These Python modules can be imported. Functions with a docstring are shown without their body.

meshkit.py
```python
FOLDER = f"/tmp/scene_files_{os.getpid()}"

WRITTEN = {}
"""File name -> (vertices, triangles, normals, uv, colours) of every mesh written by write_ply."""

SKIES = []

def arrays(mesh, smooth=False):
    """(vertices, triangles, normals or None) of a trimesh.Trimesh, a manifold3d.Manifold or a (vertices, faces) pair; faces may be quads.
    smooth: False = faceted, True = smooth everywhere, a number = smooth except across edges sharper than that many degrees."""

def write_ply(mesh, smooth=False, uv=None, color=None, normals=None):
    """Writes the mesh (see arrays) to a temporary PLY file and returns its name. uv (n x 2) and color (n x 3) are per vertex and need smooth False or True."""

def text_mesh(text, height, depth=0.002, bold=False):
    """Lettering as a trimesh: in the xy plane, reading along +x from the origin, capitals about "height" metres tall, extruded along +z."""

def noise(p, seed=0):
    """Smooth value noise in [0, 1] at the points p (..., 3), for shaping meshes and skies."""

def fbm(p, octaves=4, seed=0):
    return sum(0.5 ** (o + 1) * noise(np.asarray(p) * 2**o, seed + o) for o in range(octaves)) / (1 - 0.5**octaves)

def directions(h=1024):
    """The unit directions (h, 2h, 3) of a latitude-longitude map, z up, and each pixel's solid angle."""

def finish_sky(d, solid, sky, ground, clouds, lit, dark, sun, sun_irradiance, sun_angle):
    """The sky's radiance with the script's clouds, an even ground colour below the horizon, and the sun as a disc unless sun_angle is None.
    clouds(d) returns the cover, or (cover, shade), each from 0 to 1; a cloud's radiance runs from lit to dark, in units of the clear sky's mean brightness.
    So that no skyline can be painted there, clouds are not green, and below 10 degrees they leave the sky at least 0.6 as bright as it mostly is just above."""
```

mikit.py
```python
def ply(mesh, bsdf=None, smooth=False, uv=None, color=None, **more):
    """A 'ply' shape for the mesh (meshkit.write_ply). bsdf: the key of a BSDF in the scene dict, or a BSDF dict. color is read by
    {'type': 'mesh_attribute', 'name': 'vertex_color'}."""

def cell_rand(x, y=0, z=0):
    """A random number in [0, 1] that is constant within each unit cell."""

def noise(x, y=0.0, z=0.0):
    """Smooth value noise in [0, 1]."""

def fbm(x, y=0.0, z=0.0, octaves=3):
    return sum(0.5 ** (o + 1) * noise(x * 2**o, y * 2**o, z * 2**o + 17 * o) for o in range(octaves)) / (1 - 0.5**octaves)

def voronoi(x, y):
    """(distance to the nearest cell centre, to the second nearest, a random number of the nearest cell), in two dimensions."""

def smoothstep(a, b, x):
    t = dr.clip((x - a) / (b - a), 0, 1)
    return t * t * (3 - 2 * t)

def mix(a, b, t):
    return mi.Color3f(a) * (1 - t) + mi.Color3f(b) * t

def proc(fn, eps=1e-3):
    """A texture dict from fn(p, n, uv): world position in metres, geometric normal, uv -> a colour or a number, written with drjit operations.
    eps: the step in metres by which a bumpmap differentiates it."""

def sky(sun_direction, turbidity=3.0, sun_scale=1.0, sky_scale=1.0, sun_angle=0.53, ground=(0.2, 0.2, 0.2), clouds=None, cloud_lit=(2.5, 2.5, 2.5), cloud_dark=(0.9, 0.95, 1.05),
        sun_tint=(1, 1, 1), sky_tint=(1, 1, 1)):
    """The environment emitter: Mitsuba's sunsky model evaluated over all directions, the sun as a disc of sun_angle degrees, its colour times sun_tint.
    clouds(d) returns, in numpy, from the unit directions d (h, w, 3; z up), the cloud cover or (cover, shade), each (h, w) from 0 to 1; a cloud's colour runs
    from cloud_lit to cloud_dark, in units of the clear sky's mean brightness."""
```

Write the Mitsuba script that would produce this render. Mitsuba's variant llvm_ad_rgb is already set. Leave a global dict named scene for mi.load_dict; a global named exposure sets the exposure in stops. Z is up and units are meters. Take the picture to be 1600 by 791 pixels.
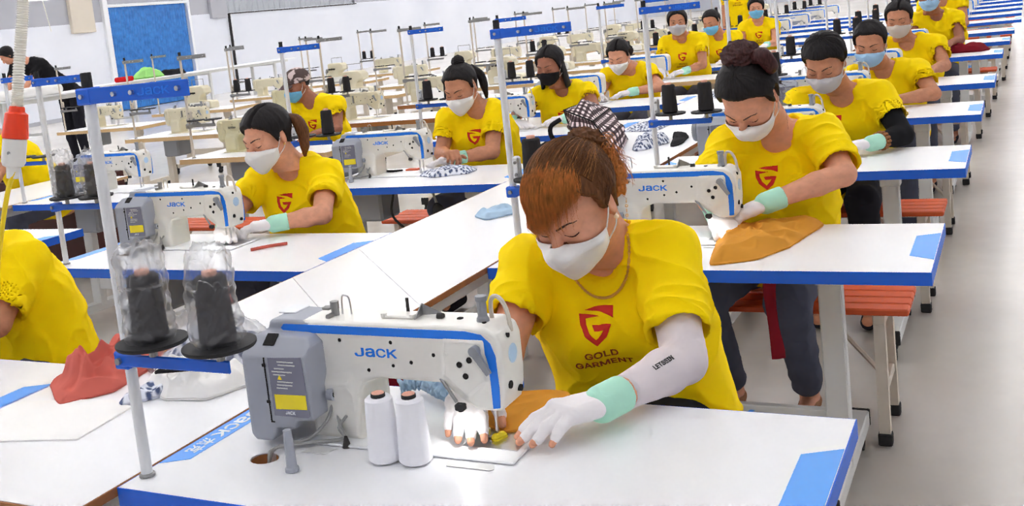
import math, random
import numpy as np, trimesh, mitsuba as mi, drjit as dr
import mikit, meshkit
from manifold3d import Manifold
from shapely.geometry import Polygon
from scipy.ndimage import map_coordinates, gaussian_filter

T4 = mi.ScalarTransform4f
rng = np.random.default_rng(7)
V = lambda *a: np.array(a, float)
unit = lambda v: np.asarray(v, float) / (np.linalg.norm(v) + 1e-12)

scene, labels = {}, {}

# ---------------------------------------------------------------- camera, light, exposure
exposure = 0.0
CAM_O = [0.0, 0.0, 1.5]
CAM_F = [-0.48209557, 0.86714923, -0.1250443]
CAM_U = [0.04000736, 0.16436561, 0.98558782]
scene['camera'] = {'type': 'perspective', 'fov': 2 * math.degrees(math.atan(800 / 1692.84)), 'fov_axis': 'x',
                   'principal_point_offset_x': (800 - 674.27) / 1600, 'principal_point_offset_y': (395.5 - 245.84) / 791,
                   'near_clip': 0.05, 'far_clip': 400.0,
                   'to_world': T4().look_at(origin=CAM_O, target=[a + b for a, b in zip(CAM_O, CAM_F)], up=CAM_U)}
LAMP = 6.7          # radiance of the ceiling tube lamps
LAMP_ROWS = (-19.4, -17.0, -15.0, -12.5, -8.6, -5.2, -2.6, -0.2, 2.6)
LED = 46.0           # radiance of the little work lights on the sewing machines


def srgb(r, g, b):
    f = lambda c: c / 12.92 if c <= 0.04045 else ((c + 0.055) / 1.055) ** 2.4
    return [f(r / 255), f(g / 255), f(b / 255)]


# ---------------------------------------------------------------- materials
def mat(key, rgb, rough=0.5, metal=0.0, spec=0.5, two=True, **k):
    b = {'type': 'principled', 'base_color': rgb if isinstance(rgb, dict) else {'type': 'rgb', 'value': list(rgb)}, 'roughness': rough, 'metallic': metal, 'specular': spec, **k}
    scene[key] = {'type': 'twosided', 'bsdf': b} if two else b


def cloth(key, rgb, amp=0.0004, freq=420.0, var=0.08, rough=0.9, sheen=0.3):
    rgb = np.array(rgb)

    def fn(p, n, uv):
        w = mikit.fbm(p.x * 16, p.y * 16, p.z * 16, 3)
        return mi.Color3f(*[float(c) for c in rgb]) * (1 - var + 2 * var * w)

    def bump(p, n, uv):
        return mikit.noise(p.x * freq, p.y * freq, p.z * freq)
    scene[key] = {'type': 'twosided', 'bsdf': {'type': 'bumpmap', 'scale': amp, 'texture': mikit.proc(bump, 5e-4), 'nested': {
        'type': 'principled', 'base_color': mikit.proc(fn), 'roughness': rough, 'sheen': sheen, 'specular': 0.2}}}


mat('white_laminate', srgb(238, 239, 241), 0.32)
mat('blue_paint', srgb(22, 92, 205), 0.4)
mat('blue_print', srgb(84, 160, 242), 0.35)
mat('blue_stripe', srgb(28, 118, 224), 0.35)
mat('machine_white', srgb(240, 238, 230), 0.3)
mat('beige_paint', srgb(226, 218, 190), 0.35)
mat('beige_old', srgb(212, 205, 168), 0.45)
mat('post_white', srgb(236, 238, 240), 0.35)
mat('leg_grey', srgb(214, 215, 213), 0.4)
mat('leg_beige', srgb(212, 202, 186), 0.45)
mat('motor_grey', srgb(158, 162, 172), 0.45)
mat('plate_grey', srgb(122, 122, 138), 0.5)
mat('grey_plastic', srgb(140, 143, 148), 0.45)
mat('sticker_yellow', srgb(248, 226, 30), 0.5)
mat('black_rubber', srgb(28, 28, 30), 0.6)
mat('black_thread', srgb(36, 34, 37), 0.85)
mat('white_thread', srgb(240, 240, 244), 0.85)
mat('dark_hole', srgb(20, 19, 18), 0.8)
mat('chrome', srgb(205, 205, 208), 0.22, 1.0)
mat('steel', srgb(150, 150, 150), 0.35, 0.8)
mat('badge_pale', srgb(186, 214, 236), 0.35)
mat('print_white', srgb(235, 238, 242), 0.5)
mat('print_red', srgb(200, 32, 20), 0.7)
mat('print_maroon', srgb(140, 44, 12), 0.7)
mat('print_black', srgb(50, 48, 50), 0.7)
mat('slat_orange', srgb(204, 82, 34), 0.45)
mat('pink_tube', srgb(228, 172, 150), 0.6)
mat('wood_edge', srgb(205, 172, 126), 0.55)
mat('wood_dark', srgb(150, 96, 52), 0.6)
mat('hose_cream', srgb(238, 235, 222), 0.4)
mat('plug_red', srgb(232, 60, 18), 0.35)
mat('plug_white', srgb(236, 234, 228), 0.4)
mat('cable_yellow', srgb(236, 205, 20), 0.4)
mat('cable_grey', srgb(150, 150, 148), 0.5)
mat('cable_black', srgb(40, 38, 36), 0.5)
mat('crate_brown', srgb(70, 34, 30), 0.7)
mat('gold', srgb(225, 180, 110), 0.25, 1.0)
mat('pearl', srgb(250, 225, 190), 0.15)
cloth('tshirt_yellow', srgb(255, 221, 2), 0.0005)
cloth('glove_white', srgb(240, 236, 236), 0.0005, 500, 0.03)
cloth('cuff_mint', srgb(180, 232, 208), 0.0005, 300, 0.04)
cloth('sleeve_lilac', srgb(222, 212, 214), 0.0003, 500, 0.02)
cloth('sleeve_black', srgb(24, 24, 27), 0.0003, 500, 0.1)
cloth('mask_white', srgb(240, 238, 234), 0.0003, 300, 0.015)
cloth('mask_grey', srgb(196, 192, 194), 0.0003, 300, 0.04)
cloth('mask_beige', srgb(208, 196, 184), 0.0003, 300, 0.04)
cloth('mask_blue', srgb(120, 190, 228), 0.0003, 300, 0.04)
cloth('mask_paleblue', srgb(165, 205, 236), 0.0003, 300, 0.04)
cloth('mask_black', srgb(28, 25, 28), 0.0003, 300, 0.08)
cloth('jeans', srgb(80, 84, 100), 0.0005, 350, 0.15)
cloth('trouser_dark', srgb(34, 34, 42), 0.0005, 350, 0.15)
cloth('cloth_coral', srgb(196, 98, 86), 0.0004, 500, 0.08)
cloth('cloth_orange', srgb(206, 142, 52), 0.0004, 400, 0.1)
cloth('cloth_white', srgb(240, 239, 236), 0.0003, 400, 0.02)
cloth('cloth_bluegrey', srgb(166, 192, 214), 0.0012, 260, 0.3)
cloth('cloth_maroon', srgb(120, 20, 34), 0.0004, 400, 0.1)
cloth('cloth_green', srgb(150, 210, 120), 0.0004, 400, 0.1)
cloth('cloth_black', srgb(26, 25, 28), 0.0004, 400, 0.1)
cloth('seat_red', srgb(190, 28, 30), 0.0003, 400, 0.05)


def skin(key, rgb):
    rgb = np.array(rgb)

    def fn(p, n, uv):
        w = mikit.fbm(p.x * 60, p.y * 60, p.z * 60, 3)
        return mi.Color3f(*[float(c) for c in rgb]) * (0.86 + 0.28 * w)
    scene[key] = {'type': 'twosided', 'bsdf': {'type': 'principled', 'base_color': mikit.proc(fn), 'roughness': 0.5, 'specular': 0.35}}


skin('skin_rose', srgb(214, 152, 122))
skin('skin_tan', srgb(190, 130, 98))
skin('skin_brown', srgb(158, 102, 78))
mat('lip_line', srgb(70, 36, 30), 0.7)
mat('eye_dark', srgb(28, 18, 16), 0.3)
mat('brow_dark', srgb(66, 44, 36), 0.8)
mat('nail_pink', srgb(226, 158, 158), 0.4)
mat('tip_pink', srgb(222, 150, 146), 0.5)


def hair_mat(key, rgb, rough=0.38):
    rgb = np.array(rgb)

    def fn(p, n, uv):
        w = mikit.noise(p.x * 300, p.y * 300, p.z * 60)
        return mi.Color3f(*[float(c) for c in rgb]) * (0.6 + 0.8 * w)
    scene[key] = {'type': 'twosided', 'bsdf': {'type': 'principled', 'base_color': mikit.proc(fn), 'roughness': rough, 'specular': 0.25}}


hair_mat('hair_black', srgb(24, 19, 20), 0.5)
hair_mat('hair_brown', srgb(98, 60, 32), 0.45)
hair_mat('hair_auburn', srgb(190, 118, 58), 0.45)
hair_mat('hair_light', srgb(150, 98, 54), 0.4)
hair_mat('hair_wine', srgb(62, 32, 32), 0.42)


def floor_fn(p, n, uv):
    a = mikit.fbm(p.x * 0.9, p.y * 0.9, 0.0, 4)
    b = mikit.fbm(p.x * 9, p.y * 9, 3.0, 3)
    return mikit.mix(srgb(184, 179, 171), srgb(208, 203, 196), a * 0.7 + b * 0.3)


scene['floor_epoxy'] = {'type': 'twosided', 'bsdf': {'type': 'principled', 'base_color': mikit.proc(floor_fn), 'roughness': 0.22, 'specular': 0.5}}


def wall_fn(p, n, uv):
    a = mikit.fbm(p.x * 0.5, p.y * 0.5, p.z * 0.5, 4)
    return mikit.mix(srgb(216, 220, 230), srgb(232, 234, 241), a)


scene['wall_paint'] = {'type': 'twosided', 'bsdf': {'type': 'principled', 'base_color': mikit.proc(wall_fn), 'roughness': 0.7}}
mat('ceiling_white', srgb(232, 233, 236), 0.8)
mat('wall_grey', srgb(176, 177, 184), 0.6)
mat('corrugated', srgb(168, 172, 178), 0.35, 0.4)


def door_fn(p, n, uv):
    a = mikit.fbm(p.x * 9, p.y * 9, p.z * 9, 3)
    return mikit.mix(srgb(30, 92, 168), srgb(58, 136, 208), a)


scene['door_blue'] = {'type': 'twosided', 'bsdf': {'type': 'principled', 'base_color': mikit.proc(door_fn), 'roughness': 0.35}}
scene['plastic_film'] = {'type': 'blendbsdf', 'weight': 0.11, 'a': {'type': 'thindielectric', 'int_ior': 1.5},
                         'b': {'type': 'twosided', 'bsdf': {'type': 'principled', 'base_color': {'type': 'rgb', 'value': [.86, .87, .89]}, 'roughness': 0.25, 'specular': 0.8}}}
scene['plastic_clear'] = {'type': 'thindielectric', 'int_ior': 1.5}


def plaid_fn(p, n, uv):
    s = 0.044
    a, b = (dr.select(((q / s) - dr.floor(q / s)) < 0.5, mi.Float(1.0), mi.Float(0.0)) for q in (uv.x, uv.y))
    return mikit.mix(srgb(46, 20, 28), srgb(240, 222, 224), a * b * 0.85 + (a + b) * 0.09)


scene['plaid'] = {'type': 'twosided', 'bsdf': {'type': 'principled', 'base_color': mikit.proc(plaid_fn), 'roughness': 0.8}}


def floral_fn(p, n, uv):
    d, d2, w = mikit.voronoi(p.x * 60, p.y * 60)
    return mikit.mix(srgb(70, 84, 120), srgb(226, 230, 240), mikit.smoothstep(0.2, 0.55, d))


scene['floral'] = {'type': 'twosided', 'bsdf': {'type': 'principled', 'base_color': mikit.proc(floral_fn), 'roughness': 0.8}}


def camo_fn(p, n, uv):
    a = mikit.fbm(p.x * 22, p.y * 22, p.z * 22, 3)
    return mikit.mix(srgb(86, 70, 68), srgb(206, 188, 186), mikit.smoothstep(0.5, 0.56, a))


scene['camo'] = {'type': 'twosided', 'bsdf': {'type': 'principled', 'base_color': mikit.proc(camo_fn), 'roughness': 0.9}}


# ---------------------------------------------------------------- naming
def numbered(key):
    if not any(k == key or k.startswith(key + '__') for k in scene) and key not in labels:
        return key
    i = 1
    while True:
        k = '%s_%03d' % (key, i)
        if k not in labels and not any(q == k or q.startswith(k + '__') for q in scene):
            return k
        i += 1


def thing(name, label, cat, group=None):
    key = numbered(name)
    labels[key] = {'label': label, 'category': cat}
    if group:
        labels[key]['group'] = group
    return key


def part(parent, kind, mesh, m, smooth=30, label=None, **k):
    key = parent + '__' + kind
    i = 0
    while key in scene:
        i += 1
        key = '%s__%s_%03d' % (parent, kind, i)
    scene[key] = mesh if isinstance(mesh, dict) else mikit.ply(mesh, m, smooth, **k)
    if label:
        labels[key] = {'label': label}
    return key


def one(name, mesh, m, label, cat, group=None, smooth=30, **k):
    key = thing(name, label, cat, group)
    scene[key] = mikit.ply(mesh, m, smooth, **k)
    return key


def struct(name, mesh, m, smooth=False, label=None):
    scene[name] = mikit.ply(mesh, m, smooth)
    labels[name] = {'kind': 'structure', 'label': label or name.replace('_', ' ')}


class Proto:
    """Parts built once; place() adds one entry per part under a copy's own key."""

    def __init__(s):
        s.parts = []

    def add(s, kind, mesh, m, smooth=30, label=None, far=True):
        s.parts.append((kind, mikit.ply(mesh, m, smooth), label, far))

    def place(s, key, loc, rot=0.0, far=False, scale=1.0):
        tw = T4().translate(list(map(float, loc))).rotate([0, 0, 1], rot).scale(scale)
        for kind, d, label, keep in s.parts:
            if keep or not far:
                part(key, kind, {**d, 'to_world': tw}, None, label=label)


# ---------------------------------------------------------------- mesh helpers
def TM(v, f):
    return trimesh.Trimesh(np.asarray(v, float), np.asarray(f), process=False)


def cat(*ms):
    return trimesh.util.concatenate([m for m in ms])


def man2tm(m):
    q = m.to_mesh()
    return TM(q.vert_properties[:, :3], q.tri_verts)


def hull(pts):
    return man2tm(Manifold.hull_points(np.asarray(pts, float)))


def box(c, s, b=0.0):
    c, h = np.asarray(c, float), np.asarray(s, float) / 2
    b = min(b, h.min() * 0.95)
    pts = []
    for sx in (-1, 1):
        for sy in (-1, 1):
            for sz in (-1, 1):
                q = np.array([sx, sy, sz]) * h
                if b <= 0:
                    pts.append(q)
                for a in range(3) if b > 0 else ():
                    e = q - np.array([sx, sy, sz]) * b
                    e[a] = q[a]
                    pts.append(e)
    return hull(np.array(pts) + c)


def box2(lo, hi, b=0.0):
    lo, hi = np.array(lo, float), np.array(hi, float)
    return box((lo + hi) / 2, hi - lo, b)


def frame(d):
    d = unit(d)
    a = unit(np.cross(d, [0, 0, 1] if abs(d[2]) < 0.9 else [1, 0, 0]))
    return a, np.cross(d, a)


def tube(pts, r, n=8, cap=True):
    p = np.asarray(pts, float)
    r = np.broadcast_to(r, (len(p),))
    t = np.gradient(p, axis=0)
    t /= np.linalg.norm(t, axis=1, keepdims=True) + 1e-12
    a, _ = frame(t[0])
    rings = []
    ang = np.arange(n) * 2 * np.pi / n
    for i in range(len(p)):
        a = unit(a - t[i] * (a @ t[i]))
        b = np.cross(t[i], a)
        rings.append(p[i] + r[i] * (np.cos(ang)[:, None] * a + np.sin(ang)[:, None] * b))
    v = np.vstack(rings)
    i, j = np.meshgrid(np.arange(len(p) - 1), np.arange(n), indexing='ij')
    q = np.stack([i * n + j, i * n + (j + 1) % n, (i + 1) * n + (j + 1) % n, (i + 1) * n + j], -1).reshape(-1, 4)
    f = np.vstack([q[:, [0, 1, 2]], q[:, [0, 2, 3]]])
    if cap:
        m = len(v)
        v = np.vstack([v, p[0], p[-1]])
        k = np.arange(n)
        e = (len(p) - 1) * n
        f = np.vstack([f, np.stack([(k + 1) % n, k, k * 0 + m], 1), np.stack([e + k, e + (k + 1) % n, k * 0 + m + 1], 1)])
    return TM(v, f)


def cyl(p0, p1, r0, r1=None, n=16):
    return tube([p0, p1], [r0, r0 if r1 is None else r1], n)


def spline(pts, n=24):
    p = np.asarray(pts, float)
    P = np.vstack([2 * p[0] - p[1], p, 2 * p[-1] - p[-2]])
    out = []
    m = len(p) - 1
    for s in np.linspace(0, m, n):
        i = min(int(s), m - 1)
        t = s - i
        a, b, c, d = P[i:i + 4]
        out.append(0.5 * (2 * b + (c - a) * t + (2 * a - 5 * b + 4 * c - d) * t ** 2 + (3 * b - a - 3 * c + d) * t ** 3))
    return np.array(out)


def lathe(prof, n=24, c=(0, 0, 0)):
    """prof: (r, z) from bottom to top."""
    prof = np.asarray(prof, float)
    ang = np.arange(n) * 2 * np.pi / n
    v = np.stack([prof[:, 0][:, None] * np.cos(ang), prof[:, 0][:, None] * np.sin(ang), np.repeat(prof[:, 1][:, None], n, 1)], -1).reshape(-1, 3)
    i, j = np.meshgrid(np.arange(len(prof) - 1), np.arange(n), indexing='ij')
    q = np.stack([i * n + j, i * n + (j + 1) % n, (i + 1) * n + (j + 1) % n, (i + 1) * n + j], -1).reshape(-1, 4)
    return TM(v + np.asarray(c, float), np.vstack([q[:, [0, 1, 2]], q[:, [0, 2, 3]]]))


def prism(poly, depth, holes=()):
    """Polygon in xy extruded along +z."""
    return trimesh.creation.extrude_polygon(Polygon(poly, holes), depth, engine='earcut')


def prism_xz(poly, y0, y1):
    """Polygon in xz extruded from y0 to y1."""
    m = prism(poly, y1 - y0)
    v = m.vertices
    return TM(np.stack([v[:, 0], y1 - v[:, 2], v[:, 1]], 1), m.faces)


def text(s, h, bold=True):
    return meshkit.text_mesh(s, h, 0.0006, bold)


def text_xz(s, x, y, z, h, width=None, bold=True):
    """Lettering that faces -y with its lower left corner at (x, z)."""
    m = text(s, h, bold)
    v = np.array(m.vertices)
    if width:
        v[:, 0] = (v[:, 0] - v[:, 0].min()) * width / np.ptp(v[:, 0])
    return TM(np.stack([x + v[:, 0], y - v[:, 2], z + v[:, 1]], 1), m.faces)


def brand_text(x, y, z, h, width):
    """The four letters of the machine's mark, its second letter a lower-case form as tall as the capitals."""
    parts, cur = [], 0.0
    for ch in ('J', 'a', 'C', 'K'):
        m = text(ch, h)
        v = np.array(m.vertices)
        v[:, :2] -= v[:, :2].min(0)
        v[:, 1] *= h / np.ptp(v[:, 1])
        v[:, 0] = v[:, 0] * (h * 1.15) / np.ptp(v[:, 0]) + cur
        cur += h * 1.15 + h * 0.16
        parts.append(TM(v, m.faces))
    m = cat(*parts)
    v = np.array(m.vertices)
    v[:, 0] *= width / np.ptp(v[:, 0])
    return TM(np.stack([x + v[:, 0], y - v[:, 2], z + v[:, 1]], 1), m.faces)


# ---------------------------------------------------------------- distance fields
class Field:
    def __init__(s, lo, hi, h):
        s.lo, s.h = np.asarray(lo, float), h
        s.n = np.maximum(np.ceil((np.asarray(hi, float) - s.lo) / h).astype(int) + 1, 4)
        s.F = np.full(s.n, 0.3, np.float32)

    def grid(s, sl):
        return [(s.lo[k] + s.h * np.arange(sl[k].start, sl[k].stop)).astype(np.float32).reshape([-1 if q == k else 1 for q in range(3)]) for k in range(3)]

    def op(s, fn, lo, hi, k=0.0, mode='u', pad=None):
        pad = (k + 3 * s.h) if pad is None else pad
        a = np.clip(np.floor((np.asarray(lo) - pad - s.lo) / s.h).astype(int), 0, s.n)
        b = np.clip(np.ceil((np.asarray(hi) + pad - s.lo) / s.h).astype(int) + 1, 0, s.n)
        if (b <= a).any():
            return
        sl = tuple(slice(int(x), int(y)) for x, y in zip(a, b))
        d = fn(*s.grid(sl)).astype(np.float32)
        o = s.F[sl]
        if mode == 'u':
            r = np.minimum(o, d)
            if k > 0:
                e = np.maximum(k - np.abs(o - d), 0) / k
                r = r - e * e * k * 0.25
        else:
            d = -d if mode == 's' else d
            r = np.maximum(o, d)
            if k > 0:
                e = np.maximum(k - np.abs(o - d), 0) / k
                r = r + e * e * k * 0.25
        s.F[sl] = r

    def cap(s, a, b, ra, rb, k=0.0, mode='u'):
        a, b = np.asarray(a, float), np.asarray(b, float)
        ba = b - a
        L = ba @ ba + 1e-12
        m = max(ra, rb)

        def fn(x, y, z):
            t = np.clip(((x - a[0]) * ba[0] + (y - a[1]) * ba[1] + (z - a[2]) * ba[2]) / L, 0, 1)
            return np.sqrt((x - a[0] - t * ba[0]) ** 2 + (y - a[1] - t * ba[1]) ** 2 + (z - a[2] - t * ba[2]) ** 2) - (ra + t * (rb - ra))
        s.op(fn, np.minimum(a, b) - m, np.maximum(a, b) + m, k, mode)

    def slab(s, a, b, wa, wb, ra, rb, lat, k=0.0, mode='u'):
        a, b, lat = np.asarray(a, float), np.asarray(b, float), unit(lat)
        ba = b - a
        L = ba @ ba + 1e-12
        m = max(ra, rb) + max(wa, wb)

        def fn(x, y, z):
            t = np.clip(((x - a[0]) * ba[0] + (y - a[1]) * ba[1] + (z - a[2]) * ba[2]) / L, 0, 1)
            qx, qy, qz = x - a[0] - t * ba[0], y - a[1] - t * ba[1], z - a[2] - t * ba[2]
            u = qx * lat[0] + qy * lat[1] + qz * lat[2]
            w = np.maximum(np.abs(u) - (wa + t * (wb - wa)), 0)
            return np.sqrt(np.maximum(qx * qx + qy * qy + qz * qz - u * u, 0) + w * w) - (ra + t * (rb - ra))
        s.op(fn, np.minimum(a, b) - m, np.maximum(a, b) + m, k, mode)

    def ell(s, c, r, R=None, k=0.0, mode='u'):
        c, r = np.asarray(c, float), np.asarray(r, float)
        R = np.eye(3) if R is None else R
        m = r.max()

        def fn(x, y, z):
            X, Y, Z = x - c[0], y - c[1], z - c[2]
            q = [X * R[0, i] + Y * R[1, i] + Z * R[2, i] for i in range(3)]
            k0 = np.sqrt(sum((q[i] / r[i]) ** 2 for i in range(3)))
            k1 = np.sqrt(sum((q[i] / r[i] ** 2) ** 2 for i in range(3))) + 1e-9
            return k0 * (k0 - 1) / k1
        s.op(fn, c - m, c + m, k, mode)

    def plane(s, p, n, lo, hi, k=0.0):
        """Keeps what lies below the plane (p, n) inside the box."""
        p, n = np.asarray(p, float), unit(n)
        s.op(lambda x, y, z: (x - p[0]) * n[0] + (y - p[1]) * n[1] + (z - p[2]) * n[2] + 0 * (x + y + z), lo, hi, k, 'i', 0)

    def poly(s, pts, y0, y1, rnd, k=0.0, mode='u'):
        """Polygon in xz, extruded between y0 and y1, edges rounded by rnd."""
        P = np.asarray(pts, float)
        yc, hy = (y0 + y1) / 2, (y1 - y0) / 2 - rnd
        lo, hi = [P[:, 0].min(), y0, P[:, 1].min()], [P[:, 0].max(), y1, P[:, 1].max()]

        def fn(x, y, z):
            x2, z2 = x[:, 0, :], z[0, :, :]
            x2, z2 = np.broadcast_arrays(x.reshape(-1, 1), z.reshape(1, -1))
            d = np.full(x2.shape, 1e9)
            sgn = np.ones(x2.shape)
            n = len(P)
            for i in range(n):
                a, b = P[i], P[i - 1]
                e, wx, wz = b - a, x2 - a[0], z2 - a[1]
                t = np.clip((wx * e[0] + wz * e[1]) / (e @ e), 0, 1)
                d = np.minimum(d, (wx - e[0] * t) ** 2 + (wz - e[1] * t) ** 2)
                c1, c2, c3 = z2 >= a[1], z2 < b[1], e[0] * wz > e[1] * wx
                sgn = np.where((c1 & c2 & c3) | (~c1 & ~c2 & ~c3), -sgn, sgn)
            d = (sgn * np.sqrt(d) + rnd)[:, None, :]
            dy = (np.abs(y.reshape(1, -1, 1) - yc) - hy)
            return np.minimum(np.maximum(d, dy), 0) + np.sqrt(np.maximum(d, 0) ** 2 + np.maximum(dy, 0) ** 2) - rnd
        s.op(fn, lo, hi, k, mode)

    def sample(s, p):
        q = (np.asarray(p) - s.lo) / s.h
        return map_coordinates(s.F, np.moveaxis(q, -1, 0), order=1, mode='nearest')

    def mesh(s):
        F = s.F
        for ax in range(3):
            for e in (0, -1):
                sl = [slice(None)] * 3
                sl[ax] = e
                F[tuple(sl)] = np.maximum(F[tuple(sl)], 1e-4)
        S = F < 0
        n = np.array(F.shape)
        c = np.zeros(n - 1, np.uint8)
        for dx in (0, 1):
            for dy in (0, 1):
                for dz in (0, 1):
                    c += S[dx:n[0] - 1 + dx, dy:n[1] - 1 + dy, dz:n[2] - 1 + dz]
        act = (c > 0) & (c < 8)
        ids = np.argwhere(act)
        idx = np.full(act.shape, -1, np.int64)
        idx[act] = np.arange(len(ids))
        acc, cnt = np.zeros((len(ids), 3)), np.zeros(len(ids))
        val = {}
        for o in np.ndindex(2, 2, 2):
            val[o] = F[ids[:, 0] + o[0], ids[:, 1] + o[1], ids[:, 2] + o[2]]
        for ax in range(3):
            for o in np.ndindex(2, 2):
                a = list(o)
                a.insert(ax, 0)
                b = list(a)
                b[ax] = 1
                fa, fb = val[tuple(a)], val[tuple(b)]
                cross = (fa < 0) != (fb < 0)
                t = np.where(cross, fa / np.where(cross, fa - fb, 1), 0)
                pt = np.broadcast_to(np.array(a, float), (len(ids), 3)).copy()
                pt[:, ax] = t
                acc += pt * cross[:, None]
                cnt += cross
        v = s.lo + s.h * (ids + acc / cnt[:, None])
        faces = []
        for ax in range(3):
            o1, o2 = [(1, 2), (2, 0), (0, 1)][ax]
            sl0 = [slice(1, -1)] * 3
            sl0[ax] = slice(0, -1)
            sl1 = [slice(1, -1)] * 3
            sl1[ax] = slice(1, None)
            a, b = S[tuple(sl0)], S[tuple(sl1)]
            e = np.argwhere(a != b)
            if not len(e):
                continue
            flip = a[e[:, 0], e[:, 1], e[:, 2]]
            e = e + 1
            e[:, ax] -= 1
            q = []
            for d1, d2 in ((-1, -1), (0, -1), (0, 0), (-1, 0)):
                w = e.copy()
                w[:, o1] += d1
                w[:, o2] += d2
                q.append(idx[w[:, 0], w[:, 1], w[:, 2]])
            q = np.stack(q, 1)
            q[~flip] = q[~flip][:, ::-1]
            faces.append(q)
        q = np.vstack(faces)
        q = q[(q >= 0).all(1)]
        return TM(v, np.vstack([q[:, [0, 1, 2]], q[:, [0, 2, 3]]]))


def normals(m):
    v, f = np.asarray(m.vertices), np.asarray(m.faces)
    n = np.zeros_like(v)
    c = np.cross(v[f[:, 1]] - v[f[:, 0]], v[f[:, 2]] - v[f[:, 0]])
    for k in range(3):
        np.add.at(n, f[:, k], c)
    return n / (np.linalg.norm(n, axis=1, keepdims=True) + 1e-15)


def shell_grid(P, closed_u=False):
    """Triangles of a grid of points P (nu, nv, 3)."""
    nu, nv = P.shape[:2]
    i, j = np.meshgrid(np.arange(nu if closed_u else nu - 1), np.arange(nv - 1), indexing='ij')
    a, b = i * nv + j, ((i + 1) % nu) * nv + j
    q = np.stack([a, b, b + 1, a + 1], -1).reshape(-1, 4)
    return TM(P.reshape(-1, 3), np.vstack([q[:, [0, 1, 2]], q[:, [0, 2, 3]]]))


def sheet(P, t):
    """A closed thin body from a grid of points: P and P moved by -t along its normal."""
    m = shell_grid(P)
    n = normals(m).reshape(P.shape)
    nu, nv = P.shape[:2]
    A = m.faces
    off = nu * nv
    f = [A, A[:, ::-1] + off]
    rim = [(i, 0) for i in range(nu)] + [(nu - 1, j) for j in range(1, nv)] + [(i, nv - 1) for i in range(nu - 2, -1, -1)] + [(0, j) for j in range(nv - 2, 0, -1)]
    r = np.array([i * nv + j for i, j in rim])
    r2 = np.roll(r, -1)
    f += [np.stack([r2, r, r + off], 1), np.stack([r2, r + off, r2 + off], 1)]
    return TM(np.vstack([P.reshape(-1, 3), (P - n * t).reshape(-1, 3)]), np.vstack(f))


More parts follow.
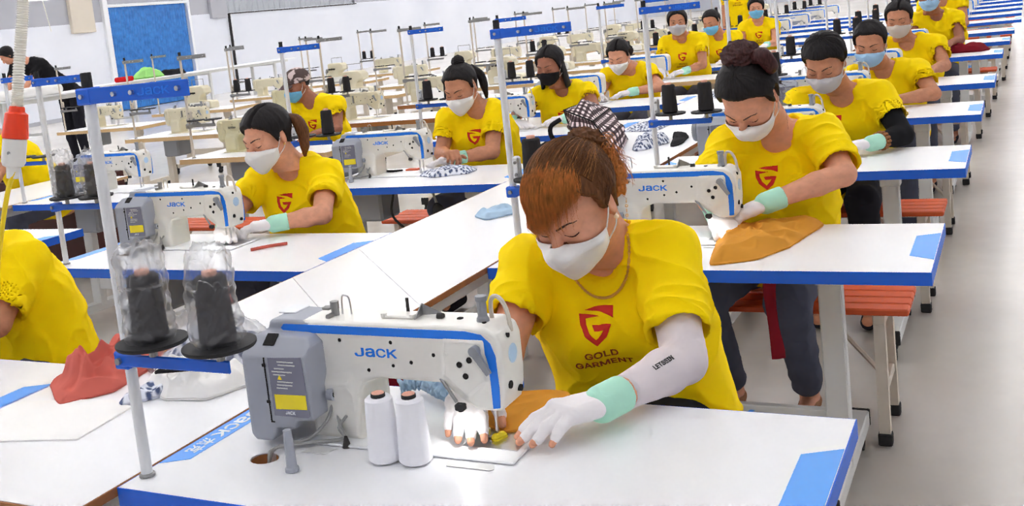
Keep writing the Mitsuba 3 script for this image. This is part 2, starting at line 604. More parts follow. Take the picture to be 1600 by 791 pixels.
# ---------------------------------------------------------------- people
def rot(yaw, pitch, roll=0.0):
    a, b, c = np.radians([yaw, pitch, roll])
    Rz = np.array([[np.cos(a), -np.sin(a), 0], [np.sin(a), np.cos(a), 0], [0, 0, 1]])
    Rx = np.array([[1, 0, 0], [0, np.cos(b), -np.sin(b)], [0, np.sin(b), np.cos(b)]])
    Ry = np.array([[np.cos(c), 0, np.sin(c)], [0, 1, 0], [-np.sin(c), 0, np.cos(c)]])
    return Rz @ Rx @ Ry


def build_head(ears):
    H = Field([-.12, -.15, -.16], [.12, .14, .15], .003)
    H.ell([0, .014, .034], [.074, .094, .077])
    H.ell([0, -.018, -.03], [.064, .07, .08], k=.03)
    H.ell([0, -.034, -.078], [.047, .05, .038], k=.03)
    for s in (-1, 1):
        H.ell([s * .042, -.052, -.026], [.026, .03, .024], k=.02)
        H.cap([s * .012, -.083, .02], [s * .042, -.07, .02], .013, .012, k=.014)
        H.ell([s * .031, -.1, .0], [.018, .014, .012], k=.012, mode='s')
        H.ell([s * .031, -.0745, .001], [.0165, .0135, .0125], k=.006)
    H.cap([0, -.083, .012], [0, -.106, -.03], .0085, .0125, k=.012)
    for s in (-1, 1):
        H.ell([s * .013, -.096, -.034], [.009, .011, .008], k=.006)
    H.ell([0, -.084, -.064], [.023, .014, .008], k=.008)
    H.ell([0, -.082, -.074], [.02, .013, .007], k=.006)
    H.cap([0, .02, -.05], [0, .03, -.15], .056, .055, k=.03)
    if ears:
        for s in (-1, 1):
            R = rot(s * 22, 12)
            H.ell([s * .077, .012, -.004], [.008, .021, .034], R, k=.008)
            H.ell([s * .075, .014, -.03], [.007, .01, .013], k=.006)
            H.ell([s * .087, .01, .0], [.007, .012, .021], R, k=.004, mode='s')
    return H


HEAD, HEADNE = build_head(True), build_head(False)


def march(F, o, d, r0=.26, r1=.01, n=140):
    """Distance from o along each direction d (..., 3) of the outermost surface of F."""
    rs = np.linspace(r0, r1, n)
    p = np.asarray(o) + d[..., None, :] * rs[:, None]
    val = F.sample(p)
    ins = val < 0
    i = np.clip(np.argmax(ins, -1), 1, n - 1)
    a = np.take_along_axis(val, (i - 1)[..., None], -1)[..., 0]
    b = np.take_along_axis(val, i[..., None], -1)[..., 0]
    t = np.clip(a / (a - b + 1e-9), 0, 1)
    return np.where(ins.any(-1), rs[i - 1] + (rs[i] - rs[i - 1]) * t, r1)


def face_pt(x, z, off=.001):
    x, z = np.broadcast_arrays(np.asarray(x, float), np.asarray(z, float))
    ys = np.linspace(-.16, 0, 160)
    p = np.stack([np.repeat(x[:, None], 160, 1), np.repeat(ys[None], len(x), 0), np.repeat(z[:, None], 160, 1)], -1)
    i = np.argmax(HEAD.sample(p) < 0, 1)
    return np.stack([x, ys[i] - off, z], 1)


LINE = ((0, 35, 55, 72, 80, 86, 91, 108, 114, 180), (.066, .063, .05, .028, -.012, -.018, .02, .02, -.045, -.07))
HC = np.array([0, .012, .03])
_th, _ph = np.meshgrid(np.linspace(0.001, math.pi - .001, 72), np.linspace(0, 2 * math.pi, 108, endpoint=False), indexing='ij')
SPH = np.stack([np.sin(_th) * np.sin(_ph), -np.sin(_th) * np.cos(_ph), np.cos(_th)], -1)
SPHR = np.minimum(march(HEADNE, HC, SPH), np.where(SPH[..., 2] < -.2, (-.088 - HC[2]) / np.minimum(SPH[..., 2], -.2), 1.0))


def hair_cap(line=LINE, T=.014, seed=1, part_x=None, side=None, rough=.003, bulk=0.0, fade=.02):
    P = HC + SPH * SPHR[..., None]
    al = np.degrees(np.arctan2(np.abs(P[..., 0]), -P[..., 1]))
    z0 = np.interp(al, *line)
    if side:
        z0 = z0 + side(P)
    s = np.clip((P[..., 2] - z0) / fade, 0, 1)
    s = s * s * (3 - 2 * s)
    az = np.degrees(np.arctan2(P[..., 0], P[..., 1]))
    nz = meshkit.fbm(np.stack([az * .25, P[..., 2] * 6, P[..., 1] * 4], -1), 3, seed) - .5
    t = T * s + (s - 1) * .014 + rough * nz * 2 * s + bulk * s * np.clip(P[..., 1] / .1 + .2, 0, 1)
    if part_x is not None:
        g = np.exp(-((P[..., 0] - part_x) / .004) ** 2) * (P[..., 1] < .03)
        t -= g * s * (T - .001)
    Q = HC + SPH * (SPHR + t)[..., None]
    Q = np.transpose(Q, (1, 0, 2))
    m = shell_grid(Q, True)
    return TM(m.vertices, m.faces[:, ::-1])


def bun(c, r, seed=0, R=None, amp=.006):
    m = trimesh.creation.icosphere(4, 1.0)
    v = m.vertices
    d = meshkit.fbm(v * [4, 4, 9], 3, seed) - .5
    v = v * np.asarray(r) * (1 + (d * 2 * amp / min(r))[:, None])
    return TM((v if R is None else v @ np.asarray(R).T) + np.asarray(c), m.faces)


def mask_mesh(style):
    nu, nv = 41, 21
    u, v = np.meshgrid(np.linspace(-1, 1, nu), np.linspace(0, 1, nv), indexing='ij')
    al = u * math.radians(74)
    zt = -.016 - .022 * np.abs(u) ** 1.2
    zb = -.122 + .045 * np.abs(u) ** 1.6
    top = np.stack([np.sin(al) * .08, -np.cos(al) * .1, zt], -1)
    if style == 'cup':
        zb = zb - .012 * np.clip(1 - 2.4 * np.abs(u), 0, 1)
    bot = np.stack([np.sin(al) * .072, -np.cos(al) * .07 - .012, zb], -1)
    mc = np.array([0, .0, -.06])
    d = top + (bot - top) * v[..., None] - mc
    d /= np.linalg.norm(d, axis=-1, keepdims=True)
    r = march(HEADNE, mc, d)
    from scipy.ndimage import maximum_filter
    r2 = gaussian_filter(maximum_filter(r, (7, 7)), 2.0, mode='nearest')
    w = np.clip(1 - np.abs(u), 0, 1) * np.sin(np.pi * np.clip(v * .9 + .05, 0, 1))
    edge = np.minimum(np.minimum(v, 1 - v) * 5, (1 - np.abs(u)) * 5).clip(0, 1)
    r = np.maximum(r + .003, r * (1 - edge) + r2 * edge + .002) + .004
    if style == 'cup':
        r = r + w * (.005 + .013 * np.clip(1 - np.abs(u) * 1.8, 0, 1)) + .010 * np.clip(1 - np.abs(u) * 2.2, 0, 1) * np.clip(v * 2 - 1, 0, 1)
    elif style == 'pleat':
        r = r + w * .005 + .0016 * np.sin(v * 6 * math.pi) * np.clip(2 - 2 * np.abs(u), 0, 1)
    else:
        r = r + w * .006
    r = r + .0012 * (meshkit.fbm(np.stack([u * 4, v * 5, u * 0], -1), 2, 5) - .5)
    P = mc + d * r[..., None]
    m = sheet(P[:, ::-1], .0022)
    loops = []
    for s in (-1, 1):
        i = -1 if s > 0 else 0
        a, b = P[i, 2], P[i, -4]
        for q, e in ((a, [s * .082, .008, .03]), (b, [s * .08, .012, -.036])):
            loops.append(tube(spline([q, (np.array(q) + e) / 2 + [s * .007, 0, 0], e], 7), .0016, 5))
    return m, loops


MASKS = {k: mask_mesh(k) for k in ('cup', 'pleat', 'plain')}


def hand_joints(W, d, n, thumb, curl=(.25, .45, .35), spread=.10, tcurl=.3, scale=1.0):
    """Palm and finger bones (a, b, ra, rb); the tips come apart so that gloves can leave them bare. thumb: +1 or -1 along cross(d, n)."""
    W, d, n = np.asarray(W, float), unit(d), np.asarray(n, float)
    n = unit(n - d * (n @ d))
    l = np.cross(d, n) * thumb            # towards the thumb
    sc = scale
    palm, fing, tips = [], [], []
    off = (.026, .009, -.009, -.026)
    fwd = (.084, .088, .083, .074)
    ln = ((.040, .024, .02), (.044, .027, .021), (.041, .025, .02), (.032, .019, .017))
    K = [W + (d * fwd[i] + l * off[i] - n * .002) * sc for i in range(4)]
    for i in range(4):
        palm.append((W + l * off[i] * .45 * sc, K[i], .017 * sc, .0125 * sc))
    palm.append((K[0], K[3], .0115 * sc, .0105 * sc))
    palm.append((W + d * .05 * sc + l * .014 * sc, W + d * .05 * sc - l * .018 * sc, .0145 * sc, .013 * sc))
    for i in range(4):
        p, ang = K[i], 0.0
        dd = unit(d + l * spread * (1.5 - i) * .8)
        rad = (.0098, .0088, .0076) if i < 3 else (.0088, .0078, .0068)
        for q in range(3):
            ang += curl[q] * (1.0 + .1 * (i - 1))
            g = dd * math.cos(ang) + n * math.sin(ang)
            e = p + g * ln[i][q] * sc
            (tips if q == 2 else fing).append((p, e, rad[q] * sc, rad[min(q + 1, 2)] * sc * (.93 if q == 2 else 1)))
            p = e
    tb = W + (d * .026 + l * .024 + n * .004) * sc
    palm.append((W + d * .012 * sc + l * .008 * sc, tb + d * .012 * sc, .0165 * sc, .0145 * sc))
    td = unit(d * .75 + l * .62 + n * .3)
    p = tb
    for q, (L, ra, rb) in enumerate(((.036, .0135, .0105), (.03, .0105, .0095), (.024, .0095, .0075))):
        a = tcurl * q
        g = unit(td * math.cos(a) + unit(d * .8 - l * .5 + n * .3) * math.sin(a))
        e = p + g * L * sc
        (tips if q == 2 else fing).append((p, e, ra * sc, rb * sc))
        p = e
    return palm, fing, tips


def wrinkle(m, amp, seed, f=(13, 13, 8)):
    v = np.asarray(m.vertices)
    n = normals(m)
    a = meshkit.fbm(v * f, 3, seed) - .5
    w = meshkit.fbm(v * 7, 2, seed + 8)[:, None] * 1.2
    b = 1 - np.abs(2 * meshkit.noise(v * [13, 13, 5] + 7 + w, seed + 3) - 1)
    c = 1 - np.abs(2 * meshkit.noise((v @ rot(20, 35, 40)) * [6, 22, 6] + w, seed + 4) - 1)
    return TM(v + n * (amp * (1.3 * a + 1.0 * (b ** 4 - .2) + .9 * (c ** 4 - .2)))[:, None], m.faces)


G_WING = [(.16, .955), (.45, 1.0), (1.0, 1.0), (.97, .73), (.62, .86)]
G_BODY = [(0, .9), (0, .62), (.1, .33), (.42, 0), (.72, .22), (.9, .56), (.34, .57), (.40, .43), (.66, .43), (.58, .32), (.42, .19), (.25, .38), (.17, .6), (.17, .745), (.56, .76), (.3, .83)]


def project(flat, target, o, ex, ey, ez, lift):
    """Lays flat artwork (x, y, small z) onto the mesh target: points start from the plane o + x ex + y ey and travel along -ez."""
    v = np.asarray(flat.vertices)
    p = np.asarray(o) + v[:, :1] * ex + v[:, 1:2] * ey + np.asarray(ez) * .5
    loc, ri, ti = target.ray.intersects_location(p, np.tile(-np.asarray(ez), (len(p), 1)), multiple_hits=False)
    t = np.full(len(p), np.nan)
    t[ri] = (loc - p[ri]) @ -np.asarray(ez)
    t[np.isnan(t)] = np.nanmedian(t)
    return TM(p - np.asarray(ez) * (t - lift - v[:, 2])[:, None], flat.faces)


def fine(m, e):
    v, f = trimesh.remesh.subdivide_to_size(m.vertices, m.faces, e)
    return TM(v, f)


def mark_art(s):
    a = cat(*[fine(prism(np.array(P) * s, .0004), s / 9) for P in (G_WING, G_BODY)])
    a.apply_translation([-s * .46, -s * .5, 0])
    b = []
    for w, y, wd in (('GOLD', -s * .93, s * .95), ('GARMENT', -s * 1.28, s * 1.68)):
        t = text(w, s * .21)
        v = np.array(t.vertices)
        v[:, 0] = (v[:, 0] - v[:, 0].min()) / np.ptp(v[:, 0]) * wd - wd / 2
        v[:, 1] += y
        b.append(TM(v, t.faces))
    return a, cat(*b)


def person(label, Hd, Sa, Sb, yaw=0, pitch=25, roll=0, Nk=None, Pv=None, Ea=None, Eb=None, Wa=None, Wb=None, da=None, db=None, na=(0, 0, -1), nb=(0, 0, -1),
           h=.008, hh=.005, sk='skin_tan', hair=None, mask='cup', mmat='mask_white', gloves='ab', glove_tips=False, legs=None, trousers='jeans', shoes='trouser_dark', curl=((.25, .45, .35), (.25, .45, .35)),
           bust=.0, build=1.0, sleeve_end=(.62, .62), seed=1, marks=True, lashes=True, eyes=None, extra=None, shirt='tshirt_yellow', hem=.06, mark_drop=.165, mark_dx=0.0, standing=False, cuffs=True, mark_s=.078, arm_cover=None, key_name='person'):
    K = thing(key_name, label, 'person', None)
    Hd, Sa, Sb = V(*Hd), V(*Sa), V(*Sb)
    mid = (Sa + Sb) / 2
    Nk = V(*Nk) if Nk is not None else mid + [0, .01, .045]
    Pv = V(*Pv) if Pv is not None else V(mid[0], mid[1] + .13, .585)
    lat = unit(Sb - Sa)
    sp = unit(Nk - Pv)
    fw = unit(np.cross(lat, sp))
    if Ea is None:
        Ea = Sa + V(-.03, -.12, -.2)
    if Eb is None:
        Eb = Sb + V(.03, -.12, -.2)
    Ea, Eb = V(*Ea), V(*Eb)
    Wa = V(*Wa) if Wa is not None else Ea + V(.06, -.21, 0)
    Wb = V(*Wb) if Wb is not None else Eb + V(-.06, -.21, 0)
    if not standing:
        Wa[2], Wb[2] = max(Wa[2], .799), max(Wb[2], .799)
        Ea[2], Eb[2] = max(Ea[2], .803), max(Eb[2], .803)
    da = unit(Wa - Ea) * V(1, 1, .2) + V(0, 0, -.2) if da is None else V(*da)
    db = unit(Wb - Eb) * V(1, 1, .2) + V(0, 0, -.2) if db is None else V(*db)
    R = rot(yaw, pitch, roll)
    Ch, Wt = Nk - .16 * sp, Pv + .19 * sp - fw * .01
    bw = build
    ankles = []
    if legs is None:
        legs = [(Pv + lat * s * .085, V(Pv[0] + s * .1, Pv[1] - .40, .545), V(Pv[0] + s * .1, Pv[1] - .33, .09)) for s in (-1, 1)]
    legs = [[V(*q) for q in L] for L in legs]
    allp = np.array([Hd, Sa, Sb, Ea, Eb, Wa, Wb, Pv] + [q for L in legs for q in L])
    lo, hi = allp.min(0) - .17, allp.max(0) + .17
    lo[2] = max(lo[2], -.01)

    def torso(B, e, w):
        B.slab(Pv - sp * .02, Wt, .075 * bw, .058 * bw + w, .105 + e, .088 + e + w * .5, lat)
        B.slab(Wt, Ch, .058 * bw + w, .07 * bw, .088 + e + w * .5, .095 + e, lat, k=.03)
        B.slab(Ch, Nk - sp * .055, .07 * bw, .06 * bw, .095 + e, .062 + e, lat, k=.03)
        for S in (Sa, Sb):
            B.cap(Nk - sp * .025 + (S - Nk) * .25, S, .046 + e, .05 + e, k=.03)
        for s in (-1, 1):
            if bust:
                B.cap(Ch + fw * (.05 + .02 * bust) + lat * s * .062 - sp * .03, Ch + fw * .02 + lat * s * .06 + sp * .03, .055 * bust + e, .05 * bust + e, k=.05)

    B = Field(lo, hi, h)
    torso(B, 0, 0)
    B.cap(Nk - sp * .03, Hd + R @ V(0, .025, -.07), .058, .05, k=.025)
    c, m_ = Hd, .17
    B.op(lambda x, y, z: HEAD.sample(np.stack(np.broadcast_arrays(x - c[0], y - c[1], z - c[2]), -1) @ R), c - .15, c + .15, .02, 'u', 0)
    for S, E, W in ((Sa, Ea, Wa), (Sb, Eb, Wb)):
        B.cap(S, E, .047, .037, k=.02)
        B.cap(E, E + (W - E) * .35, .037, .036, k=.012)
        B.cap(E + (W - E) * .35, W, .036, .0245, k=.012)
    hands = []
    for side, W, d, n, t, cu in (('a', Wa, da, V(*na), 1, curl[0]), ('b', Wb, db, V(*nb), -1, curl[1])):
        hj = hand_joints(W, d, n, t, cu)
        if not standing:      # fingers rest on the table or the machine bed instead of passing through
            up = lambda p, r: V(p[0], p[1], max(p[2], .7605 + r + (.0 if side in gloves else -.002)))
            hj = tuple([(up(a_, ra), up(b_, rb), ra, rb) for a_, b_, ra, rb in G_] for G_ in hj)
        hands.append((side, W, d, hj))
        for q in hj[0]:
            B.cap(*q, k=.01)
        for q in hj[1] + hj[2]:
            B.cap(*q, k=.0035)
    for (hip, kn, an) in legs:
        B.cap(hip, kn, .08, .052, k=.03)
        B.cap(kn, an, .052, .033, k=.02)
        B.cap(an + V(0, .02, -.035), an + V(0, -.13, -.045), .032, .026, k=.02)
    bm = B.mesh()
    part(K, 'body', bm, sk, True)

    # shirt
    Sh = Field(lo, hi, h)
    torso(Sh, .014, .016)
    for S, E, se in ((Sa, Ea, sleeve_end[0]), (Sb, Eb, sleeve_end[1])):
        dd = unit(E - S)
        e = S + (E - S) * se
        A = Field(np.minimum(S, e) - .12, np.maximum(S, e) + .12, h)
        A.cap(S, e + dd * .05, .0605, .065)
        A.plane(e, dd, A.lo, A.lo + A.h * A.n)
        A.cap(e - dd * .05, e + dd * .06, .0555, .0595, mode='s')
        a0 = np.clip(np.round((A.lo - Sh.lo) / h).astype(int), 0, None)
        g = lambda x, y, z: A.sample(np.stack(np.broadcast_arrays(x, y, z), -1))
        Sh.op(g, A.lo + .005, A.lo + h * (A.n - 1) - .005, .022, 'u', 0)
    Sh.cap(Nk - sp * .018 + fw * .012, Nk + sp * .2 + fw * .03, .063, .08, mode='s')
    Sh.ell(Nk - sp * .012 + fw * .075, [.05, .055, .053], mode='s', k=.012)
    Sh.plane(Pv - sp * hem, -sp, lo, hi)
    sm = wrinkle(Sh.mesh(), .0085 if h < .0065 else .007, seed)
    part(K, 'tshirt', sm, shirt, True)
    if marks:
        a, b = mark_art(mark_s)
        o = Nk - sp * (mark_drop - .03) + lat * mark_dx
        for kind, art, mt in (('tshirt__emblem_print', a, 'print_red'), ('tshirt__lettering_print', b, 'print_maroon')):
            part(K, kind, project(art, sm, o, lat, unit(np.cross(fw, lat)) if np.cross(fw, lat) @ sp > 0 else -unit(np.cross(fw, lat)), fw, .0012), mt, False)

    # trousers and shoes
    Tr = Field(lo, hi, max(h, .007))
    Tr.slab(Pv - lat * 0, Pv + sp * .06, .08 * bw, .075 * bw, .112, .1, lat)
    for (hip, kn, an) in legs:
        Tr.cap(hip, kn, .092, .066, k=.03)
        Tr.cap(kn, an + (kn - an) * .1, .066, .048, k=.02)
    part(K, 'trousers', wrinkle(Tr.mesh(), .004, seed + 5), trousers, True)
    for (hip, kn, an) in legs:
        Fz = Field(an - .2, an + .12, max(h, .006))
        Fz.cap(an + V(0, .025, -.045), an + V(0, -.12, -.052), .036, .032)
        Fz.plane(an + V(0, 0, -.02), (0, .25, 1), Fz.lo, Fz.lo + .4)
        part(K, 'shoe', Fz.mesh(), shoes, True)

    # gloves, cuffs
    for side, W, d, hj in hands:
        if side not in gloves:
            continue
        E = Ea if side == 'a' else Eb
        allq = np.array([p for q in hj[0] + hj[1] + hj[2] for p in q[:2]])
        Gf = Field(allq.min(0) - .03, allq.max(0) + .03, hh)
        for q in hj[0]:
            Gf.cap(q[0], q[1], q[2] + .0025, q[3] + .0025, k=.01)
        for q in hj[1] + ([] if glove_tips else hj[2]):
            Gf.cap(q[0], q[1], q[2] + .0022, q[3] + .0022, k=.0035)
        if glove_tips:
            for q in hj[2]:
                Gf.cap(q[0], q[0] + (q[1] - q[0]) * .25, q[2] + .0022, q[3] + .0022)
        part(K, 'glove', Gf.mesh(), 'glove_white', True)
        if cuffs:
            dd = unit(W - E)
            Cf = Field(W - .09, W + .06, hh)
            Cf.cap(W - dd * .045, W + dd * .006, .0335, .0335)
            Cf.plane(W - dd * .05, -dd, Cf.lo, Cf.lo + .2)
            Cf.cap(W - dd * .09, W - dd * .035, .0275, .0275, mode='s')
            part(K, 'glove_cuff', Cf.mesh(), 'cuff_mint', True, 'mint green knitted cuff')

    # head: mask, hair, eyes
    loc = lambda m: TM(np.asarray(m.vertices) @ R.T + Hd, m.faces)
    if mask:
        part(K, 'face_mask', loc(MASKS[mask][0]), mmat, True)
        for lp in MASKS[mask][1]:
            part(K, 'face_mask__ear_loop', loc(lp), 'mask_white', True)
    for s in (-1, 1):
        if lashes:
            x = np.linspace(.0165, .047, 9)
            t = (x - .0165) / .0305
            part(K, 'eyelash', loc(tube(face_pt(s * x, -.0045 - .0045 * np.sin(t * math.pi), .0004), np.interp(t, [0, .5, 1], [.001, .0021, .0012]), 5)), 'lip_line', True)
        if eyes:
            part(K, 'eye', loc(TM(trimesh.creation.icosphere(2).vertices * [.009, .003, .0035] + face_pt([s * .031], [.0])[0] + [0, .001, 0], trimesh.creation.icosphere(2).faces)), 'eye_dark', True)
        x = np.linspace(.013, .053, 9)
        t = (x - .013) / .04
        part(K, 'eyebrow', loc(tube(face_pt(s * x, .0175 + .007 * np.sin(t * 2.2), -.0006), np.interp(t, [0, .3, 1], [.0022, .0026, .0009]), 5)), 'brow_dark', True)
    if hair:
        for kind, m, mt in hair:
            part(K, kind, loc(m), mt, True)
    if arm_cover:
        for (S, E, W, f0, mt) in ([(Sa, Ea, Wa, arm_cover[1], arm_cover[2])] if arm_cover[0] == 'a' else [(Sb, Eb, Wb, arm_cover[1], arm_cover[2])]):
            Cv = Field(np.minimum(np.minimum(S, E), W) - .08, np.maximum(np.maximum(S, E), W) + .08, max(h, .005))
            st, en = S + (E - S) * f0, E + (W - E) * (1 - .058 / np.linalg.norm(W - E))
            Cv.cap(st, E, .0475, .0425)
            Cv.cap(E, E + (en - E) * .35, .0425, .0415, k=.012)
            Cv.cap(E + (en - E) * .35, en, .0415, .0305, k=.012)
            Cv.plane(en, unit(en - E), en - .06, en + .06)
            cm = wrinkle(Cv.mesh(), .0016, seed + 9)
            part(K, 'arm_sleeve', cm, mt, True)
            if len(arm_cover) > 3:
                arm_cover[3](K, cm, E, en)
    if extra:
        extra(K, loc, R, Hd, sm, dict(bm=bm, Nk=Nk, sp=sp, fw=fw, lat=lat, Sa=Sa, Sb=Sb, Eb=Eb, Wb=Wb, Ea=Ea, Wa=Wa))
    return K


# ---------------------------------------------------------------- the hall
struct('floor', box2([-21.8, -6, -.1], [9, 76, 0]), 'floor_epoxy', label='pale grey epoxy factory floor')
WX = -21.65
struct('wall_left', cat(box2([WX - .2, -6, 0], [WX, 21.85, 2.45]), box2([WX - .2, 25.15, 0], [WX, 76, 2.45]), box2([WX - .2, 21.85, 2.84], [WX, 25.15, 2.9])), 'wall_paint', label='white factory wall behind the machines')
struct('wall_left_upper', cat(box2([WX - .22, -6, 2.45], [WX - .02, 21.85, 5]), box2([WX - .22, 25.15, 2.45], [WX - .02, 26.9, 5]), box2([WX - .22, 21.85, 2.9], [WX - .02, 25.15, 5]), box2([WX - .22, 34.5, 2.45], [WX - .02, 76, 5])), 'wall_grey', label='grey sheet upper wall')
struct('wall_back', box2([-21.8, 76, 0], [9, 76.2, 5]), 'wall_paint')
struct('wall_right', box2([9, -6, 0], [9.2, 76, 5]), 'wall_paint')
struct('wall_front', box2([-21.8, -6.2, 0], [9, -6, 5]), 'wall_paint')
struct('ceiling', box2([-22, -6.2, 5], [9.2, 76.2, 5.2]), 'ceiling_white')
# the corrugated sheet in the upper wall
yy = np.arange(0, 7.6, .15)
prof = [(26.9 + y, .05 * (i % 2)) for i, y in enumerate(yy)]
cm = prism([(y, x) for y, x in prof] + [(prof[-1][0], -.03), (prof[0][0], -.03)], 2.55)
v = cm.vertices
struct('trim_1', TM(np.stack([WX - .05 + v[:, 1], v[:, 0], 2.43 + v[:, 2]], 1), cm.faces[:, ::-1]), 'corrugated', label='corrugated metal upper wall strip')
struct('trim_2', box2([WX - .02, 26.9, 2.4], [WX + .05, 34.5, 2.43]), 'cable_black', label='dark edge under the corrugated strip')
# the shutter door and its frame
dm = prism([(21.9 + i * .055, .03 * (i % 2)) for i in range(59)] + [(21.9 + 58 * .055, -.03), (21.9, -.03)], 2.8)
v = dm.vertices
struct('door_1', TM(np.stack([WX - .02 + v[:, 1], v[:, 0], v[:, 2] + .02], 1), dm.faces[:, ::-1]), 'door_blue', label='blue corrugated shutter door')
for q, (a, b) in enumerate((((21.72, 0), (21.9, 5)), ((25.1, 0), (25.2, 2.84)), ((21.72, 2.82), (25.2, 2.9)))):
    part('door_1', 'door_frame', box2([WX - .05, a[0], a[1]], [WX + .09, b[0], b[1]], .01), 'post_white')
k = 1
for (y0, y1, m_) in ((20.55, 21.35, 'leg_beige'), (26.15, 26.9, 'wall_grey'), (27.0, 27.015, 'cable_black')):
    struct('trim_%d' % (k + 2), box2([WX - .02, y0, 2.2 if k == 1 else 2.3 if k == 2 else 0], [WX + .1, y1, 5 if k < 3 else 2.4], .01), m_, label=('beige column casing', 'grey column casing', 'dark cable down the wall')[k - 1])
    k += 1
struct('trim_6', box2([WX, -6, 0], [WX + .02, 21.7, .1]), 'wall_grey', label='skirting of the wall')

# ceiling tube lamps, in rows along the hall (outside the frame)
for i_, x in enumerate(LAMP_ROWS):
    key = thing('ceiling_lamp', ('first second third fourth fifth sixth seventh eighth ninth'.split())[i_] + ' row of tube lamps under the ceiling counted from the blue shutter', 'lamp', 'tube lamps under the ceiling')
    scene[key] = {**mikit.ply(box2([x - .06, -4, 3.55], [x + .06, 72, 3.6])), 'bsdf': {'type': 'diffuse', 'reflectance': {'type': 'rgb', 'value': [.8, .8, .8]}}, 'emitter': {'type': 'area', 'radiance': {'type': 'rgb', 'value': [LAMP, LAMP, LAMP * 1.01]}}}
key = thing('tube_lamp', 'glowing tube lamp hanging near the top left corner', 'lamp')
part(key, 'tube', {**mikit.ply(cyl([-12, 10.65, 2.42], [-12, 11.75, 2.42], .03)), 'emitter': {'type': 'area', 'radiance': {'type': 'rgb', 'value': [6, 6, 6]}}}, None)
part(key, 'housing', box([-12, 11.2, 2.48], [.09, 1.2, .05], .01), 'post_white')
part(key, 'pull_cord', tube(spline([[-12, 10.95, 2.45], [-12.0, 10.99, 2.2], [-12, 11.03, 1.95]], 8), .006, 6), 'hose_cream')
for s in (10.8, 11.6):
    part(key, 'hanger', cyl([-12, s, 2.5], [-12, s, 5], .004, n=6), 'steel')


# ---------------------------------------------------------------- furniture prototypes
def ring(L, D, z0, z1, t):
    m = prism([(0, 0), (L, 0), (L, D), (0, D)], z1 - z0, [[(t, t), (L - t, t), (L - t, D - t), (t, D - t)]])
    m.apply_translation([0, 0, z0])
    return m


def flat(poly, z, t=.0008):
    m = prism(poly, t)
    m.apply_translation([0, 0, z])
    return m


def table_proto(L, D=.56, top='white_laminate', edge='blue_paint', leg='leg_grey', th=.034, stickers=True, round_hole=True, hc=(.232, .212)):
    P = Proto()
    hole = [(hc[0] + .028 * math.cos(a), hc[1] + .024 * math.sin(a)) for a in np.linspace(0, 2 * math.pi, 20, endpoint=False)] if round_hole else None
    m = prism([(.002, .002), (L - .002, .002), (L - .002, D - .002), (.002, D - .002)], th, [hole] if hole else [])
    m.apply_translation([0, 0, .75 - th])
    P.add('tabletop', m, top, False)
    if hole:
        P.add('tabletop__cable_hole', cat(lathe([(.0, .717), (.024, .717), (.0245, .7485)], 20, (hc[0], hc[1], 0))), 'wood_dark', True, far=False)
    P.add('edge_band', ring(L, D, .75 - th, .7496, .0022), edge, False)
    if stickers:
        P.add('tabletop__corner_sticker', flat([(.004, .105), (.052, .135), (.052, .35), (.004, .415)], .7502), 'blue_print', False)
        P.add('tabletop__corner_sticker', flat([(L - .064, .17), (L - .003, .13), (L - .003, .43), (L - .064, .395)], .7502), 'blue_print', False)
    for x in (.25, L - .285):
        P.add('leg_post', box2([x - .032, .265, .1], [x + .032, .315, .7], .004), leg)
        P.add('leg_sleeve', box2([x - .038, .258, .64], [x + .038, .322, .716], .004), leg, far=False)
        P.add('foot_bar', box2([x - .03, .01, .075], [x + .03, .66, .125], .004), leg)
        for y in (.03, .64):
            P.add('caster', cat(cyl([x - .012, y, .03], [x + .012, y, .03], .03, n=18), box([x, y + .01, .06], [.034, .05, .03], .006)), 'black_rubber')
            P.add('end_cap', box([x, .665 if y > .3 else .005, .1], [.062, .014, .054], .003), 'black_rubber', far=False)
    P.add('stretcher', box2([.25, .275, .2], [L - .285, .305, .268], .003), leg)
    P.add('control_box', box2([.33, .12, .56], [.5, .3, .714], .012), 'grey_plastic', far=False)
    if stickers:
        P.add('stretcher__lettering', brand_text(.47, .2745, .214, .04, .22), 'blue_print', False)
    return P


def bench_proto(L=.95):
    P = Proto()
    for i in range(4):
        y = -.14 + i * .074
        P.add('slat', box2([-L / 2, y, .425], [L / 2, y + .066, .447], .005), 'slat_orange')
    for sx in (-1, 1):
        x = sx * (L / 2 - .09)
        P.add('top_rail', box2([x - .018, -.13, .39], [x + .018, .14, .425], .003), 'leg_beige')
        for sy in (-1, 1):
            a, b = V(x, sy * .11, .41), V(x, sy * .13, .02)
            d = .017
            pts = [q + V(i, j, 0) for q in (a, b) for i in (-d, d) for j in (-d, d)]
            P.add('leg', hull(pts), 'leg_beige')
            P.add('rubber_foot', box([x, sy * .131, .02], [.042, .042, .04], .004), 'black_rubber')
        P.add('cross_rail', box2([x - .012, -.12, .16], [x + .012, .12, .19], .003), 'leg_beige')
        P.add('brace', cyl([x, 0, .17], [x - sx * .2, 0, .41], .008, n=6), 'leg_beige', far=False)
    P.add('long_rail', box2([-L / 2 + .09, -.012, .395], [L / 2 - .09, .012, .425], .003), 'leg_beige')
    return P


